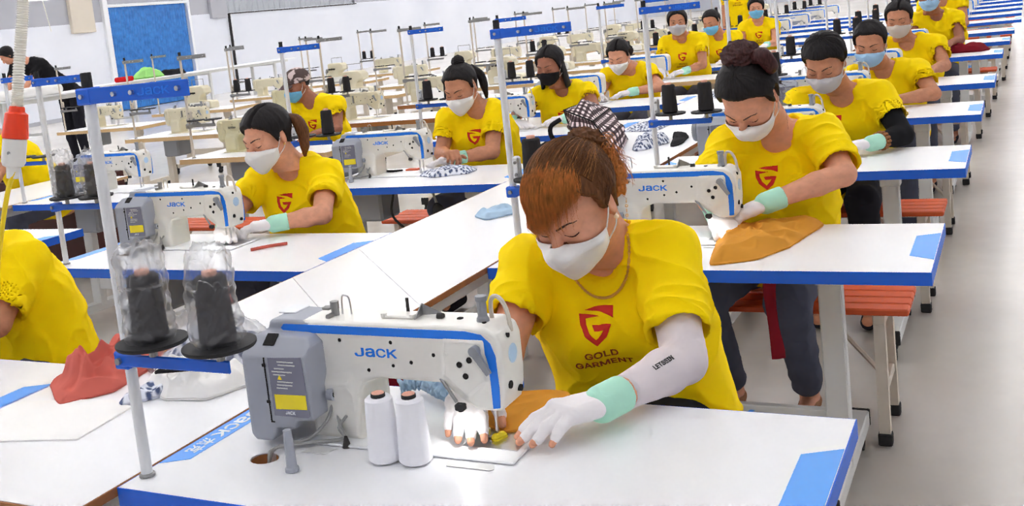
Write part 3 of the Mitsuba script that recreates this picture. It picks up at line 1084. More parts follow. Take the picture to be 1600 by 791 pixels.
def stand_proto(pole='post_white', arm='blue_paint', r=.0105, letters=True):
    P = Proto()
    P.add('pole', cyl([0, 0, .002], [0, 0, .70], r, n=20), pole)
    P.add('base_flange', lathe([(0, 0), (.0145, 0), (.0145, .004), (.011, .006), (0, .006)], 20), 'steel')
    P.add('pole_cap', lathe([(0, .70), (.0095, .70), (.0095, .726), (.0085, .728), (0, .728)], 16), 'black_rubber')
    P.add('top_arm', box2([-.016, -.0145, .674], [.235, -.011, .701], .001), arm)
    P.add('top_clamp', box2([-.016, -.016, .673], [.018, .015, .702], .003), arm)
    for x in (0, .075, .115, .215):
        P.add('top_arm__bolt', cyl([x, -.0145, .688], [x, -.021, .688], .0042, n=12), 'chrome', far=False)
    if letters:
        P.add('top_arm__lettering', brand_text(.125, -.0146, .681, .013, .07), 'blue_stripe', False, far=False)
    P.add('lower_clamp', box2([-.016, -.022, .205], [.016, .015, .237], .003), arm)
    P.add('lower_arm', box2([-.01, -.024, .212], [.245, -.018, .234], .002), arm)
    P.add('lower_clamp__bolt', cyl([0, -.022, .222], [0, -.03, .222], .006, n=10), 'steel', far=False)
    P.add('pole_joint', box2([.008, -.012, .255], [.03, .012, .325], .005), pole, far=False)
    for z in (.272, .308):
        P.add('pole_joint__bolt', cyl([.02, -.012, z], [.02, -.018, z], .0045, n=10), 'steel', far=False)
    for x in (.08, .228):
        P.add('cone_disc', lathe([(0, .256), (.06, .256), (.062, .259), (.062, .263), (0, .2635)], 32, (x, -.02, 0)), 'black_rubber')
        P.add('lower_arm__disc_stem', cyl([x, -.021, .234], [x, -.021, .257], .0075, n=10), 'steel', far=False)
    return P


def cone_proto(m, tube_m='pink_tube', h=.115, rb=.031, rt=.0265):
    P = Proto()
    P.add('thread', lathe([(0, .002), (rb - .004, .002), (rb, .006), (rt, h - .004), (rt - .004, h), (.008, h)], 32), m, 40)
    P.add('tube', lathe([(.0, h - .003), (.0125, h - .003), (.0125, h + .008), (.0085, h + .0085), (.006, h + .004), (0, h + .004)], 20), tube_m)
    if m == 'white_thread':
        P.parts.pop()
        P.add('tube', lathe([(0, h + .0055), (.005, h + .0055), (.007, h + .0075), (.011, h + .0075), (.0118, h + .006)], 20), tube_m)
        P.add('tube_rim', lathe([(.0118, h - .003), (.0128, h - .002), (.0128, h + .0055), (.0118, h + .0065)], 20), 'black_rubber')
    return P


def machine_proto(h=.004, white='machine_white', detail=True, old=False):
    P = Proto()
    B = Field([-.43, -.08, -.01], [.1, .085, .25], h)
    B.poly([(-.41, .15), (-.41, .212), (-.398, .223), (.022, .223), (.043, .212), (.05, .194), (.05, .13), (.047, .1), (.04, .074), (-.004, .074), (-.04, .096), (-.07, .119), (-.2, .12), (-.235, .108), (-.248, .085), (-.248, .003), (-.345, .003), (-.345, .15)], -.05, .045, .009)
    B.poly([(-.35, .003), (-.35, .1), (-.335, .115), (-.262, .115), (-.244, .09), (-.244, .003)], -.06, .06, .012, k=.02)
    B.poly([(-.06, .135), (-.055, .2), (.02, .2), (.02, .13), (-.02, .1)], -.055, .0, .006, k=.008)
    P.add('body', B.mesh(), white, True)
    P.add('bed', box2([-.345, -.09, 0], [.073, .085, .005], .002), 'post_white' if not old else white)
    if not old:
        out = [(-.395, .2165), (-.012, .2165), (.018, .2115), (.034, .197), (.0415, .175), (.0425, .12), (.040, .083)]
        inn = [(.027, .081), (.0275, .118), (.027, .16), (.021, .184), (.009, .197), (-.014, .2015), (-.395, .2015), (-.402, .209)]
        P.add('body__blue_stripe', prism_xz(out + inn, -.0515, -.049), 'blue_stripe', False)
        P.add('body__back_stripe', prism_xz(out + inn, .049, .0515), 'blue_stripe', False, far=False)
        P.add('body__lettering', brand_text(-.243, -.0502, .161, .0165, .089), 'blue_stripe', False)
    holes = [(-.273, .190, .0035), (-.164, .190, .0035), (-.079, .171, .0035), (-.126, .155, .0035), (-.164, .147, .0032), (-.217, .136, .0035), (-.27, .088, .0035), (-.279, .032, .0035)]
    big = [(-.027, .158, .0055), (-.007, .167, .0055), (-.017, .138, .0055)]
    for x, z, r in holes + big:
        y = -.0504 if r < .005 else -.0565
        if z < .1:
            y = -.0604
        P.add('body__screw', cyl([x, y + .006, z], [x, y, z], r, n=12), 'dark_hole', far=False)
    if detail:
        P.add('body__cap_plug', cyl([-.052, -.05, .175], [-.052, -.0575, .175], .0035, n=12), 'machine_white', far=False)
        P.add('tension_lever', cat(cyl([.008, -.05, .186], [.008, -.068, .186], .009, n=16), hull([[.008 + a, y, .186 + b] for y in (-.066, -.06) for a, b in ((-.008, -.003), (.008, .002), (.02, -.042), (.028, -.037))])), 'grey_plastic')
    P.add('lamp_arm', tube([[-.075, -.045, .131], [-.06, -.053, .118], [-.04, -.056, .09]], .0032, 8), 'steel')
    P.add('lamp_head', box([-.033, -.057, .0825], [.018, .014, .012], .002), 'black_rubber')
    P.add('needle_bar', cyl([.004, 0, .02], [.004, 0, .085], .0035, n=10), 'chrome')
    P.add('needle', cyl([.004, 0, .004], [.004, 0, .022], .001, n=6), 'chrome', far=False)
    P.add('presser_bar', cyl([-.016, .0, .012], [-.016, 0, .085], .0038, n=10), 'chrome')
    P.add('presser_foot', cat(box([-.006, 0, .0085], [.028, .012, .003], .001), box([-.014, 0, .016], [.009, .008, .016], .002)), 'chrome')
    P.add('slide_plate', box2([-.045, -.045, .005], [.06, .05, .0062], .0004), 'steel' if old else 'chrome', far=False)
    if detail:
        for x, y, rr in ((-.045, .0, .006), (.012, -.02, .004)):
            P.add('body__oil_plug', cyl([x, y, .221], [x, y, .2245], rr, n=12), 'dark_hole', far=False)
        P.add('top_cap', lathe([(0, .221), (.012, .221), (.011, .228), (.0085, .232), (.0085, .258), (.0105, .26), (.0105, .268), (0, .268)], 20, (.004, -.008, 0)), 'grey_plastic')
        P.add('thread_take_up', tube(spline([[.012, .012, .21], [.012, .012, .25], [.02, .012, .262], [.032, .012, .257], [.042, .012, .235], [.046, .012, .2]], 14), .0042, 8), 'leg_beige')
        x = -.305
        P.add('thread_tension', cat(cyl([x, -.006, .222], [x, -.006, .236], .0075, n=14), cyl([x, -.006, .236], [x, -.006, .25], .0085, n=14), box([x - .018, -.004, .236], [.018, .016, .006], .002), cyl([x - .002, -.03, .226], [x - .002, -.014, .226], .005, n=12)), 'steel')
        P.add('thread_guide', tube(spline([[x + .012, .0, .224], [x + .014, 0, .256], [x + .022, 0, .26], [x + .03, 0, .254], [x + .032, 0, .224]], 12), .0016, 6), 'chrome', far=False)
        P.add('winder_plate', cat(box([-.165, .0, .2255], [.07, .032, .006], .002), cyl([-.195, -.012, .225], [-.195, -.012, .232], .006, n=12), cyl([-.135, -.012, .225], [-.135, -.012, .232], .006, n=12)), 'machine_white')
        P.add('winder_spindle', cyl([-.162, .02, .225], [-.162, .02, .252], .003, n=8), 'cable_black')
        P.add('winder_guard', cat(hull([[-.128, -.02, .224], [-.128, .02, .224], [-.128, .012, .246], [-.126, -.02, .224], [-.126, .02, .224], [-.126, .012, .246]]), hull([[-.128, .01, .224], [-.09, .022, .224], [-.128, .012, .246], [-.09, .02, .226]])), 'steel')
        P.add('winder_knob', cyl([-.09, .0, .226], [-.078, .0, .226], .006, n=12), 'cable_black')
        P.add('body__face_badge', cyl([.0495, 0, .165], [.0508, 0, .165], .017, n=20), 'badge_pale', far=False)
        for y, z, r in ((-.02, .115, .007), (.02, .095, .006), (-.01, .2, .004)):
            P.add('body__face_screw', cyl([.044, y, z], [.0512, y, z], r, n=12), 'dark_hole', far=False)
        # slide plates let into the table in front of the bed
        P.add('hinge_plate', flat([(-.04, -.118), (.04, -.118), (.047, -.112), (.04, -.095), (-.04, -.095), (-.047, -.102)], .0), 'leg_grey', far=False)
        P.add('hinge_plate', flat([(-.335, -.125), (-.285, -.125), (-.275, -.095), (-.325, -.095)], .0), 'leg_grey', far=False)
    if old:
        P.add('hand_wheel', cat(cyl([-.40, 0, .165], [-.375, 0, .165], .058, n=28), cyl([-.415, 0, .165], [-.40, 0, .165], .048, n=28)), 'steel')
        P.add('belt_cover', box2([-.415, -.06, .07], [-.345, .05, .225], .02), white)
        P.add('spool_arm', box2([-.2, -.062, .14], [-.19, -.05, .2], .002), 'steel', far=False)
    else:
        M = Field([-.5, -.14, -.005], [-.28, .08, .235], max(h, .004))
        M.poly([(-.456, .02), (-.456, .185), (-.442, .203), (-.325, .201), (-.311, .187), (-.311, .055), (-.345, .052), (-.352, .036), (-.392, .036), (-.398, .02), (-.41, .008), (-.446, .008)], -.115, .045, .007)
        M.plane([0, -.115, .172], [0, -.62, .785], [-.5, -.16, 0], [-.28, .05, .24])
        M.poly([(-.45, .17), (-.43, .222), (-.40, .225), (-.33, .222), (-.33, .17)], -.05, .045, .008, k=.006)
        P.add('motor_box', M.mesh(), 'motor_grey', True)
        P.add('hand_wheel', lathe([(0, -.012), (.04, -.012), (.045, -.006), (.045, .006), (.04, .012), (0, .012)], 24).apply_transform(trimesh.transformations.rotation_matrix(math.pi / 2, [0, 1, 0])).apply_translation([-.482, -.01, .14]), 'grey_plastic', far=False)
        P.add('motor_box__rating_plate', prism_xz([(-.392, .062), (-.392, .172), (-.317, .176), (-.312, .066), (-.316, .062)], -.1165, -.1145), 'plate_grey', False)
        P.add('motor_box__warning_label', prism_xz([(-.386, .075), (-.386, .103), (-.316, .105), (-.316, .078)], -.1172, -.116), 'sticker_yellow', False)
        P.add('motor_box__window', hull([[x, y, .172 + (y + .115) * .79 + e] for x in (-.415, -.39) for y in (-.095, -.075) for e in (.0003, .002)]), 'dark_hole', far=False)
        P.add('motor_box__white_panel', box2([-.435, -.01, .224], [-.395, .04, .2265], .001), 'print_white', far=False)
        if detail:
            P.add('motor_box__seam', cat(box2([-.402, -.1165, .05], [-.4, -.1145, .172]), box2([-.402, -.1165, .048], [-.394, -.1145, .05]), box2([-.406, -.117, .155], [-.399, -.1145, .16]), box2([-.406, -.117, .085], [-.399, -.1145, .09])), 'dark_hole', False, far=False)
            P.add('motor_box__lug', cyl([-.306, -.06, .088], [-.294, -.06, .088], .011, n=16), 'motor_grey', far=False)
            P.add('motor_box__lug_hole', cyl([-.297, -.06, .088], [-.2935, -.06, .088], .005, n=12), 'dark_hole', far=False)
            rows = []
            r_ = random.Random(3)
            for i, z in enumerate((.166, .160, .153, .147, .141, .128, .122, .116)):
                a = -.385 + r_.random() * .01 + (.012 if i < 2 else 0)
                rows.append(box2([a, -.1172, z - .0011], [a + .02 + r_.random() * .03, -.1164, z + .0011]))
            P.add('motor_box__plate_text', cat(*rows), 'leg_grey', False, far=False)
            P.add('motor_box__warning_triangle', prism_xz([(-.374, .132), (-.369, .141), (-.364, .132)], -.1173, -.1164), 'sticker_yellow', False, far=False)
            P.add('motor_box__plate_letters', text_xz('JACK', -.366, -.1166, .0665, .006), 'print_white', False, far=False)
        P.add('cable', tube(spline([[-.30, -.055, .075], [-.31, -.07, .04], [-.335, -.095, .015], [-.36, -.115, .011], [-.383, -.143, .008], [-.392, -.155, -.02]], 20), .0034, 8), 'cable_grey', far=False)
        P.add('cable', tube(spline([[-.30, -.05, .07], [-.285, -.065, .03], [-.275, -.075, .011], [-.32, -.095, .009], [-.36, -.12, .009], [-.386, -.147, .008], [-.386, -.16, -.02]], 22), .0034, 8), 'cable_grey', far=False)
        P.add('cable', tube(spline([[-.27, -.062, .05], [-.285, -.07, .03], [-.27, -.08, .02], [-.262, -.085, .006]], 12), .003, 8), 'cable_grey', far=False)
        P.add('cable_grommet', lathe([(0, 0), (.009, 0), (.007, .005), (.003, .02)], 12, (-.262, -.085, 0)), 'cable_black', far=False)
        P.add('rest_peg', lathe([(0, 0), (.0125, 0), (.0125, .006), (.0095, .008), (.0075, .075), (0, .075)], 16, (-.302, -.2, 0)), 'motor_grey', far=False)
    return P


def overlock_proto():
    P = Proto()
    B = Field([-.3, -.16, -.005], [.16, .12, .34], .006)
    B.poly([(-.28, 0), (-.28, .14), (-.24, .16), (-.24, .27), (-.22, .285), (-.02, .28), (.02, .25), (.03, .19), (-.02, .17), (-.06, .15), (-.06, .1), (.1, .09), (.12, .07), (.12, 0)], -.07, .08, .012)
    P.add('body', B.mesh(), 'beige_paint', True)
    P.add('front_cover', box2([-.2, -.105, .01], [.1, -.07, .085], .012), 'machine_white')
    P.add('looper_window', box2([-.12, -.108, .025], [.06, -.104, .07], .004), 'steel', far=False)
    for x in (-.2, -.16, -.12):
        P.add('tension_dial', cyl([x, -.07, .2], [x, -.1, .2], .011, n=12), 'cable_black')
    P.add('hand_wheel', cyl([-.3, 0, .16], [-.27, 0, .16], .05, n=20), 'steel')
    P.add('thread_frame', tube([[-.2, 0, .28], [-.2, 0, .36], [-.02, 0, .36], [-.02, 0, .28]], .004, 6), 'steel')
    P.add('needle_bar', cyl([-.0, 0, .1], [0, 0, .2], .004, n=8), 'chrome')
    return P


# ---------------------------------------------------------------- tables, machines, stands, benches
ORD = ['first', 'second', 'third', 'fourth', 'fifth', 'sixth', 'seventh', 'eighth', 'ninth', 'tenth', 'eleventh', 'twelfth', 'thirteenth', 'fourteenth', 'fifteenth', 'sixteenth', 'seventeenth', 'eighteenth']
TB1, TB, TBL = table_proto(1.158, hc=(.196, .172)), table_proto(1.21), table_proto(1.36, hc=(.256, .215))
WT = table_proto(1.21, edge='wood_edge', leg='leg_beige', stickers=False, round_hole=False)
WTD = table_proto(1.21, edge='wood_dark', leg='leg_beige', stickers=False, round_hole=False)
BN = bench_proto()
ST, STM = stand_proto(), stand_proto('leg_beige', 'steel', .009, False)
MC1, MC2 = machine_proto(.0032), machine_proto(.0055)
MCF = machine_proto(.009, detail=False)
MCB = machine_proto(.007, 'beige_old', old=True)
MCW = machine_proto(.007, 'beige_paint', old=True)
OVL = overlock_proto()
BCONE, WCONE = cone_proto('black_thread'), cone_proto('white_thread', h=.116, rb=.0295, rt=.0245)

T_Y = [1.3, 2.83, 4.3, 5.8, 7.27, 9.34, 10.69, 12.1, 13.97, 15.45, 16.95, 18.4, 19.9, 21.4, 22.9]
T_R = [-.272, -.218, -.2, -.19, -.158, -.14, -.1, -.07, -.006, 0, .01, .02, .02, .02, .02]
L_Y = [1.29, 2.76, 4.28, 5.877, 7.225, 8.95, 10.3, 11.75, 13.3, 14.8, 16.3, 17.8, 19.3]
T_WHO = ['the auburn-fringed person', 'the person with the wine-red bun', 'the person with a black arm sleeve', 'the person resting a forearm', 'the beige-masked person', 'the person cut by the top edge', 'the yellow sleeve at the top edge']
L_WHO = ['the yellow shirt at the left edge', 'the person with the brown ponytail', 'the person with the top bun', 'the black-masked person', 'the person with a centre parting', 'the grey-masked person looking up', 'the cropped-haired person', 'the bright-blue-masked person']
STX_T = [-1.409, -1.34, -1.355, -1.37, -1.40, -1.4, -1.4, -1.4, -1.4, -1.4, -1.4, -1.4, -1.4, -1.4, -1.4]
STX_L = [None, -3.18, -3.18, -3.345, -3.37] + [-3.2] * 9


def put_cones(pole, y, which, desc, bag=False):
    for i in which:
        x = pole + (.08, .228)[i]
        key = thing('thread_cone', '%s black thread cone %s' % (('inner', 'outer')[i], desc) if not bag else '%s bagged black thread cone %s' % (('inner', 'outer')[i], desc), 'thread cone', None)
        BCONE.place(key, (x, y - .02, 1.0142))
        if bag:
            bz = np.linspace(0, 1, 46)
            b = lathe(np.stack([np.interp(bz, [0, .06, .3, .55, .7, .85, .95, 1], [.041, .046, .043, .044, .044, .04, .03, .012]), .001 + .178 * bz], 1), 72)
            v = np.array(b.vertices)
            sd = 11 + i + (3 if pole < -2 else 0)
            wv = meshkit.fbm(v * 20, 2, sd + 5)[:, None]
            n = np.abs(2 * meshkit.noise(v * [46, 46, 26] + wv * 2, sd) - 1) - .5 + .5 * (np.abs(2 * meshkit.noise(v * [90, 90, 60] + wv * 3, sd + 1) - 1) - .5)
            a = np.arctan2(v[:, 1], v[:, 0])
            v[:, :2] *= (1 + n * .24 + .07 * np.sin(a * 3 + v[:, 2] * 25))[:, None]
            v[:, 2] = np.maximum(v[:, 2] + n * .02 * (v[:, 2] > .1), .001)
            part(key, 'plastic_bag', TM(v + [x, y - .02, 1.0145], b.faces), 'plastic_film', True, 'clear crumpled plastic bag')


def led(key, loc):
    m = trimesh.creation.cylinder(radius=.005, height=.001, sections=10)
    f = m.faces[normals_f(m)[:, 2] < -.5]
    m = TM(m.vertices + np.asarray(loc) + [-.033, -.057, .0752], f)
    part(key, 'work_light', {**mikit.ply(m), 'emitter': {'type': 'area', 'radiance': {'type': 'rgb', 'value': [LED * 6, LED * 6, LED * 6]}}}, None)


def normals_f(m):
    v, f = np.asarray(m.vertices), np.asarray(m.faces)
    c = np.cross(v[f[:, 1]] - v[f[:, 0]], v[f[:, 2]] - v[f[:, 0]])
    return c / np.linalg.norm(c, axis=1, keepdims=True)


for i, (y, xr) in enumerate(zip(T_Y, T_R)):
    who = 'in front of ' + T_WHO[i] if i < len(T_WHO) else '%s from the front in the right row' % ORD[i]
    far = i > 4
    L = 1.158 if i == 0 else 1.21
    x0 = xr - L
    (TB1 if i == 0 else TB).place(thing('sewing_table', 'white blue-edged sewing table ' + who, 'table'), (x0, y, 0), far=far)
    n = (-.845, 1.637) if i == 0 else (-.803, 3.2) if i == 1 else (x0 + .63, y + .37)
    key = thing('sewing_machine', 'white blue-striped sewing machine ' + who, 'sewing machine')
    (MC1 if i == 0 else MC2 if i < 4 else MCF).place(key, (n[0], n[1], .7508), far=far)
    if i < 2:
        led(key, (n[0], n[1], .7508))
    if i == 0:
        # the table's mark on the strip: four letters and two written characters, running towards the camera
        z_ = .7511
        def lay(m):
            v_ = np.asarray(m.vertices)
            return TM(np.stack([x0 + .015 + v_[:, 1], y + .372 - v_[:, 0], z_ + v_[:, 2]], 1), m.faces)
        bt = brand_text(0, 0, 0, .027, .135)
        part('sewing_table', 'tabletop__strip_lettering', lay(TM(np.stack([bt.vertices[:, 0], bt.vertices[:, 2], -bt.vertices[:, 1]], 1), bt.faces)), 'print_white', False)
        bars = [((0, .021), (.028, .021)), ((.014, .028), (.014, .009)), ((.013, .02), (.002, .011)), ((.015, .02), (.026, .011)), ((.003, .006), (.001, .001)), ((.010, .006), (.009, .001)), ((.018, .006), (.019, .001)), ((.025, .006), (.027, .001)),
                ((.034, .024), (.062, .024)), ((.048, .029), (.048, .018)), ((.039, .018), (.057, .018)), ((.039, .011), (.057, .011)), ((.039, .018), (.039, .011)), ((.057, .018), (.057, .011)), ((.045, .011), (.036, .001)), ((.051, .011), (.051, .003)), ((.051, .002), (.062, .002)), ((.062, .002), (.062, .006))]
        ms = []
        for (ax, ay), (bx_, by) in bars:
            d_ = unit(V(bx_ - ax, by - ay)) * .0016
            n_ = V(-d_[1], d_[0])
            P4 = [V(ax, ay) - d_ + n_, V(ax, ay) - d_ - n_, V(bx_, by) + d_ - n_, V(bx_, by) + d_ + n_]
            ms.append(prism([(p_[0] + .148, p_[1]) for p_ in P4], .0005))
        part('sewing_table', 'tabletop__strip_characters', lay(cat(*ms)), 'print_white', False)
    key = thing('thread_stand', 'white thread stand on the table ' + who, 'thread stand')
    ST.place(key, (STX_T[i], y + .055, .7505), far=far)
    if i < 13:
        put_cones(STX_T[i], y + .055, (0, 1) if i not in (1,) else (0,), who, bag=(i == 0))
    if i > 0 or True:
        BN.place(thing('bench', 'orange slatted bench behind the table ' + who, 'bench'), (xr - .6, y + .83, 0), far=far)
for i, y in enumerate(L_Y):
    who = 'in front of ' + L_WHO[i] if i < len(L_WHO) else '%s from the front, left of the centre table' % ORD[i]
    far = i > 4
    L = 1.36 if i in (3, 4) else 1.21
    (TBL if i in (3, 4) else WT if i == 5 else TB).place(thing('sewing_table', ('white wood-edged sewing table ' if i == 5 else 'white blue-edged sewing table ') + who, 'table'), (-2.045 - L, y, 0), far=far)
    if i:
        n = (-2.64, y + .37) if i < 3 else (-2.757, y + .373)
        key = thing('sewing_machine', 'white blue-striped sewing machine ' + who, 'sewing machine')
        (MC2 if i < 4 else MCF).place(key, (n[0], n[1], .7508), far=far)
        if i < 3:
            led(key, (n[0], n[1], .7508))
    if STX_L[i] is not None:
        ST.place(thing('thread_stand', 'white thread stand on the table ' + who, 'thread stand'), (STX_L[i], y + .06, .7505), far=far)
        put_cones(STX_L[i], y + .06, (1,) if i == 2 else (0, 1), who, bag=(i == 1))
    if i < 8:
        BN.place(thing('bench', 'orange slatted bench behind the table ' + who, 'bench'), (-2.65, y + .83, 0), far=far)

# the row farther left: two blue-edged tables, then old machines on wood-edged tables
for nm, x0, y0, P_, mach, mx, stx in (('beside the bagged cones at the left', -4.95, 4.08, TB, MC2, -4.32, -4.907), ('at the left edge beside the yellow cable', -4.96, 2.89, TB, None, 0, None)):
    P_.place(thing('sewing_table', 'white blue-edged sewing table ' + nm, 'table'), (x0, y0, 0))
    if mach:
        MC2.place(thing('sewing_machine', 'white blue-striped sewing machine on the table ' + nm, 'sewing machine'), (mx, y0 + .37, .7508))
        ST.place(thing('thread_stand', 'white thread stand on the table ' + nm, 'thread stand'), (stx, y0 + .05, .7505))
one('crate', cat(box2([-6.6, 5.25, .06], [-5.62, 5.27, .7], .005), box2([-6.6, 5.6, .06], [-5.62, 5.62, .7], .005), box2([-6.6, 5.25, .06], [-6.58, 5.62, .7], .005), box2([-5.64, 5.25, .06], [-5.62, 5.62, .7], .005), box2([-6.6, 5.25, .06], [-5.62, 5.62, .08])), 'crate_brown', 'dark brown crate on the floor left of the table beside the bagged cones', 'crate')
if 1:
    BN.place(thing('bench', 'orange slatted bench seen through the arch of the machine at the left', 'bench'), (-4.3, 4.98, 0))

OLD_ROWS = [
    (-5.09, [(5.62, WT, MCB, -4.56), (7.3, WTD, MCW, -4.7), (8.62, WTD, MCW, -4.75), (10.1, WT, OVL, -4.7), (11.5, WT, OVL, -4.7), (12.9, WT, MCW, -4.7), (14.3, WT, OVL, -4.7), (15.7, WT, MCW, -4.7), (17.2, WT, OVL, -4.7), (18.7, WT, OVL, -4.7), (20.2, WT, MCW, -4.7), (21.8, WT, OVL, -4.7), (23.4, WT, OVL, -4.7)], 'in the row behind the top bun'),
    (-7.1, [(7.17, WT, MCW, -6.45), (8.6, WT, MCB, -6.3), (10.0, WT, OVL, -6.5), (11.4, WT, MCW, -6.5), (12.8, WT, OVL, -6.5), (14.3, WT, MCW, -6.5), (15.8, WT, OVL, -6.5), (17.4, WT, MCW, -6.5), (19, WT, OVL, -6.5), (20.6, WT, MCW, -6.5)], 'in the old row near the blue shutter'),
    (-9.3, [(8.4, WT, MCW, -8.7), (9.9, WT, OVL, -8.7), (11.4, WT, MCW, -8.7), (13, WT, OVL, -8.7), (14.6, WT, MCW, -8.7)], 'in the old row by the wall'),
]
for x0, row, nm in OLD_ROWS:
    for i, (y, P_, M_, mx) in enumerate(row):
        far = i > 1
        at = '%s, %s from the front' % (nm, ORD[i])
        P_.place(thing('sewing_table', 'white wood-edged table ' + at, 'table'), (x0, y, 0), far=far)
        key = thing('sewing_machine' if M_ is not OVL else 'overlock_machine', ('old beige sewing machine ' if M_ is not OVL else 'boxy beige overlock machine ') + at, 'sewing machine')
        M_.place(key, (mx, y + .34, .7508), far=far)
        if x0 == -5.09 and i == 0:
            part(key, 'body__lettering', text_xz('brother', mx - .3, y + .34 - .0615, .75 + .165, .014), 'print_black', False)
        STM.place(thing('thread_stand', 'grey metal thread stand ' + at, 'thread stand'), (x0 + .08, y + .06, .7505), far=far)
        if i % 3 == 1:
            put_cones(x0 + .08, y + .06, (0, 1), at)

# long tables for the bundles, between the rows
def long_table(name, label, x0, x1, cuts, z=.75, edge='wood_dark', leg='leg_grey'):
    key = thing(name, label, 'table')
    for a, b in zip(cuts[:-1], cuts[1:]):
        g = .0012
        m = prism([(x0, a[0] + g), (x1, a[1] + g), (x1, b[1] - g), (x0, b[0] - g)], .016)
        m.apply_translation([0, 0, z - .016])
        part(key, 'panel', m, 'white_laminate', False)
    ya, yb = cuts[0], cuts[-1]
    for x, s in ((x0, -1), (x1, 1)):
        part(key, 'edge_strip', box2([x - .0015 if s > 0 else x - .004, min(ya), z - .017], [x + .004 if s > 0 else x + .0015, max(yb), z - .0006]), edge, False)
    part(key, 'edge_strip', box2([x0, min(ya) - .004, z - .017], [x1, min(ya), z - .0006]), edge, False)
    for y in np.arange(min(ya) + .55, max(yb), 2.4)[:8]:
        for x in (x0 + .06, x1 - .06):
            part(key, 'leg', box2([x - .03, y - .03, 0], [x + .03, y + .03, z - .016], .003), leg)
        part(key, 'cross_beam', box2([x0 + .06, y - .02, z - .1], [x1 - .06, y + .02, z - .03], .003), leg)
        part(key, 'lower_beam', box2([x0 + .06, y - .02, .22], [x1 - .06, y + .02, .27], .003), leg)
    for x in (x0 + .06, x1 - .06):
        part(key, 'side_rail', box2([x - .015, min(ya) + .3, z - .07], [x + .015, max(yb) - .3, z - .017]), leg, False)
    return key


long_table('centre_table', 'long white centre table with thin dark edges running down the hall', -2.043, -1.437,
           [(1.2, 1.2), (2.69, 2.09), (3.08, 2.43), (5.5, 5.5), (7.9, 7.9), (10.3, 10.3), (12.7, 12.7), (15.1, 15.1), (17.5, 17.5), (20, 20)])
long_table('bundle_table', 'long white table left of the bagged cones', -5.6, -4.97, [(2.6, 2.6), (5.0, 5.0)], edge='wood_edge')
long_table('inspection_table', 'long white raised table in front of the blue shutter', -16.5, -15.7, [(11.0, 11.0), (15, 15), (19, 19), (22, 22)], z=.97, edge='post_white')


long_table('cutting_table', 'high white table at the left edge in front of the person in black', -11.3, -10.45, [(8.2, 8.2), (10.6, 10.6)], z=1.12, edge='post_white')
key = thing('fabric_roll', 'white fabric roll lying on the high table at the left edge', 'fabric roll')
part(key, 'cloth', tube([[-10.62, 8.5, 1.1825], [-10.62, 9.75, 1.1825]], .062, 24), 'cloth_white')
part(key, 'core', tube([[-10.62, 8.48, 1.1825], [-10.62, 9.77, 1.1825]], .02, 14), 'dark_hole')
# ---------------------------------------------------------------- soft goods
def heap(poly, z, hgt, seed, f=9.0, n=46, folds=1.0, edge=.25, sharp=1.0):
    """A crumpled cloth lying inside the outline: a closed body whose underside rests at z."""
    P = Polygon(poly).buffer(.004).buffer(-.004)
    x0, y0, x1, y1 = P.bounds
    c = np.array(P.exterior.coords)[:-1]
    cen = np.array([P.centroid.x, P.centroid.y])
    ang = np.linspace(0, 2 * math.pi, n * 2, endpoint=False)
    rad = []
    from shapely.geometry import LineString
    for a in ang:
        q = P.exterior.intersection(LineString([cen, cen + 3 * np.array([math.cos(a), math.sin(a)])]))
        pts = [np.array(g.coords[0]) for g in getattr(q, 'geoms', [q]) if not g.is_empty]
        rad.append(max([np.linalg.norm(p - cen) for p in pts] or [.01]))
    rad = gaussian_filter(np.array(rad), 1.0, mode='wrap')
    rad *= 1 + .05 * (meshkit.fbm(np.stack([np.cos(ang) * 3, np.sin(ang) * 3, ang * 0], 1), 3, seed) - .5)
    s = np.linspace(0, 1, n // 2)
    R_ = rad[:, None] * s
    X, Y = cen[0] + np.cos(ang)[:, None] * R_, cen[1] + np.sin(ang)[:, None] * R_
    q = np.stack([X, Y, X * 0], -1)
    ca, sa = math.cos(seed * 1.3), math.sin(seed * 1.3)
    qa = np.stack([X * ca - Y * sa, (X * sa + Y * ca) * 2.3, X * 0], -1)
    w = meshkit.fbm(q * f * .7, 2, seed + 1)[..., None]
    rid = lambda p, s_: 1 - np.abs(2 * meshkit.noise(p, s_) - 1)
    rd = rid(qa * f * .55 + w * 2.2, seed + 2)
    rd2 = rid(q * f * 1.5 + w * 3.5, seed + 3)
    big = meshkit.noise(q * f * .45 + 3, seed + 5)
    prof = np.clip((1 - s) / edge, 0, 1) ** .75
    Z = hgt * prof * (.08 + folds * (.3 * big + .62 * rd ** (2.6 * sharp) + .3 * rd2 ** 2)) + .0025
    Z = gaussian_filter(Z, (2.2, 1.0), mode=('wrap', 'nearest'))
    Pt = np.stack([X, Y, z + Z], -1)
    top = shell_grid(Pt, True)
    bot = shell_grid(np.stack([X, Y, np.full_like(X, z)], -1), True)
    k = len(top.vertices)
    nv = n // 2
    r = np.arange(len(ang)) * nv + nv - 1
    r2 = np.roll(r, -1)
    f_ = np.vstack([top.faces, bot.faces[:, ::-1] + k, np.stack([r, r + k, r2 + k], 1), np.stack([r, r2 + k, r2], 1)])
    m = TM(np.vstack([top.vertices, bot.vertices]), f_)
    if normals_f(top)[:, 2].mean() < 0:
        m.invert()
    return m


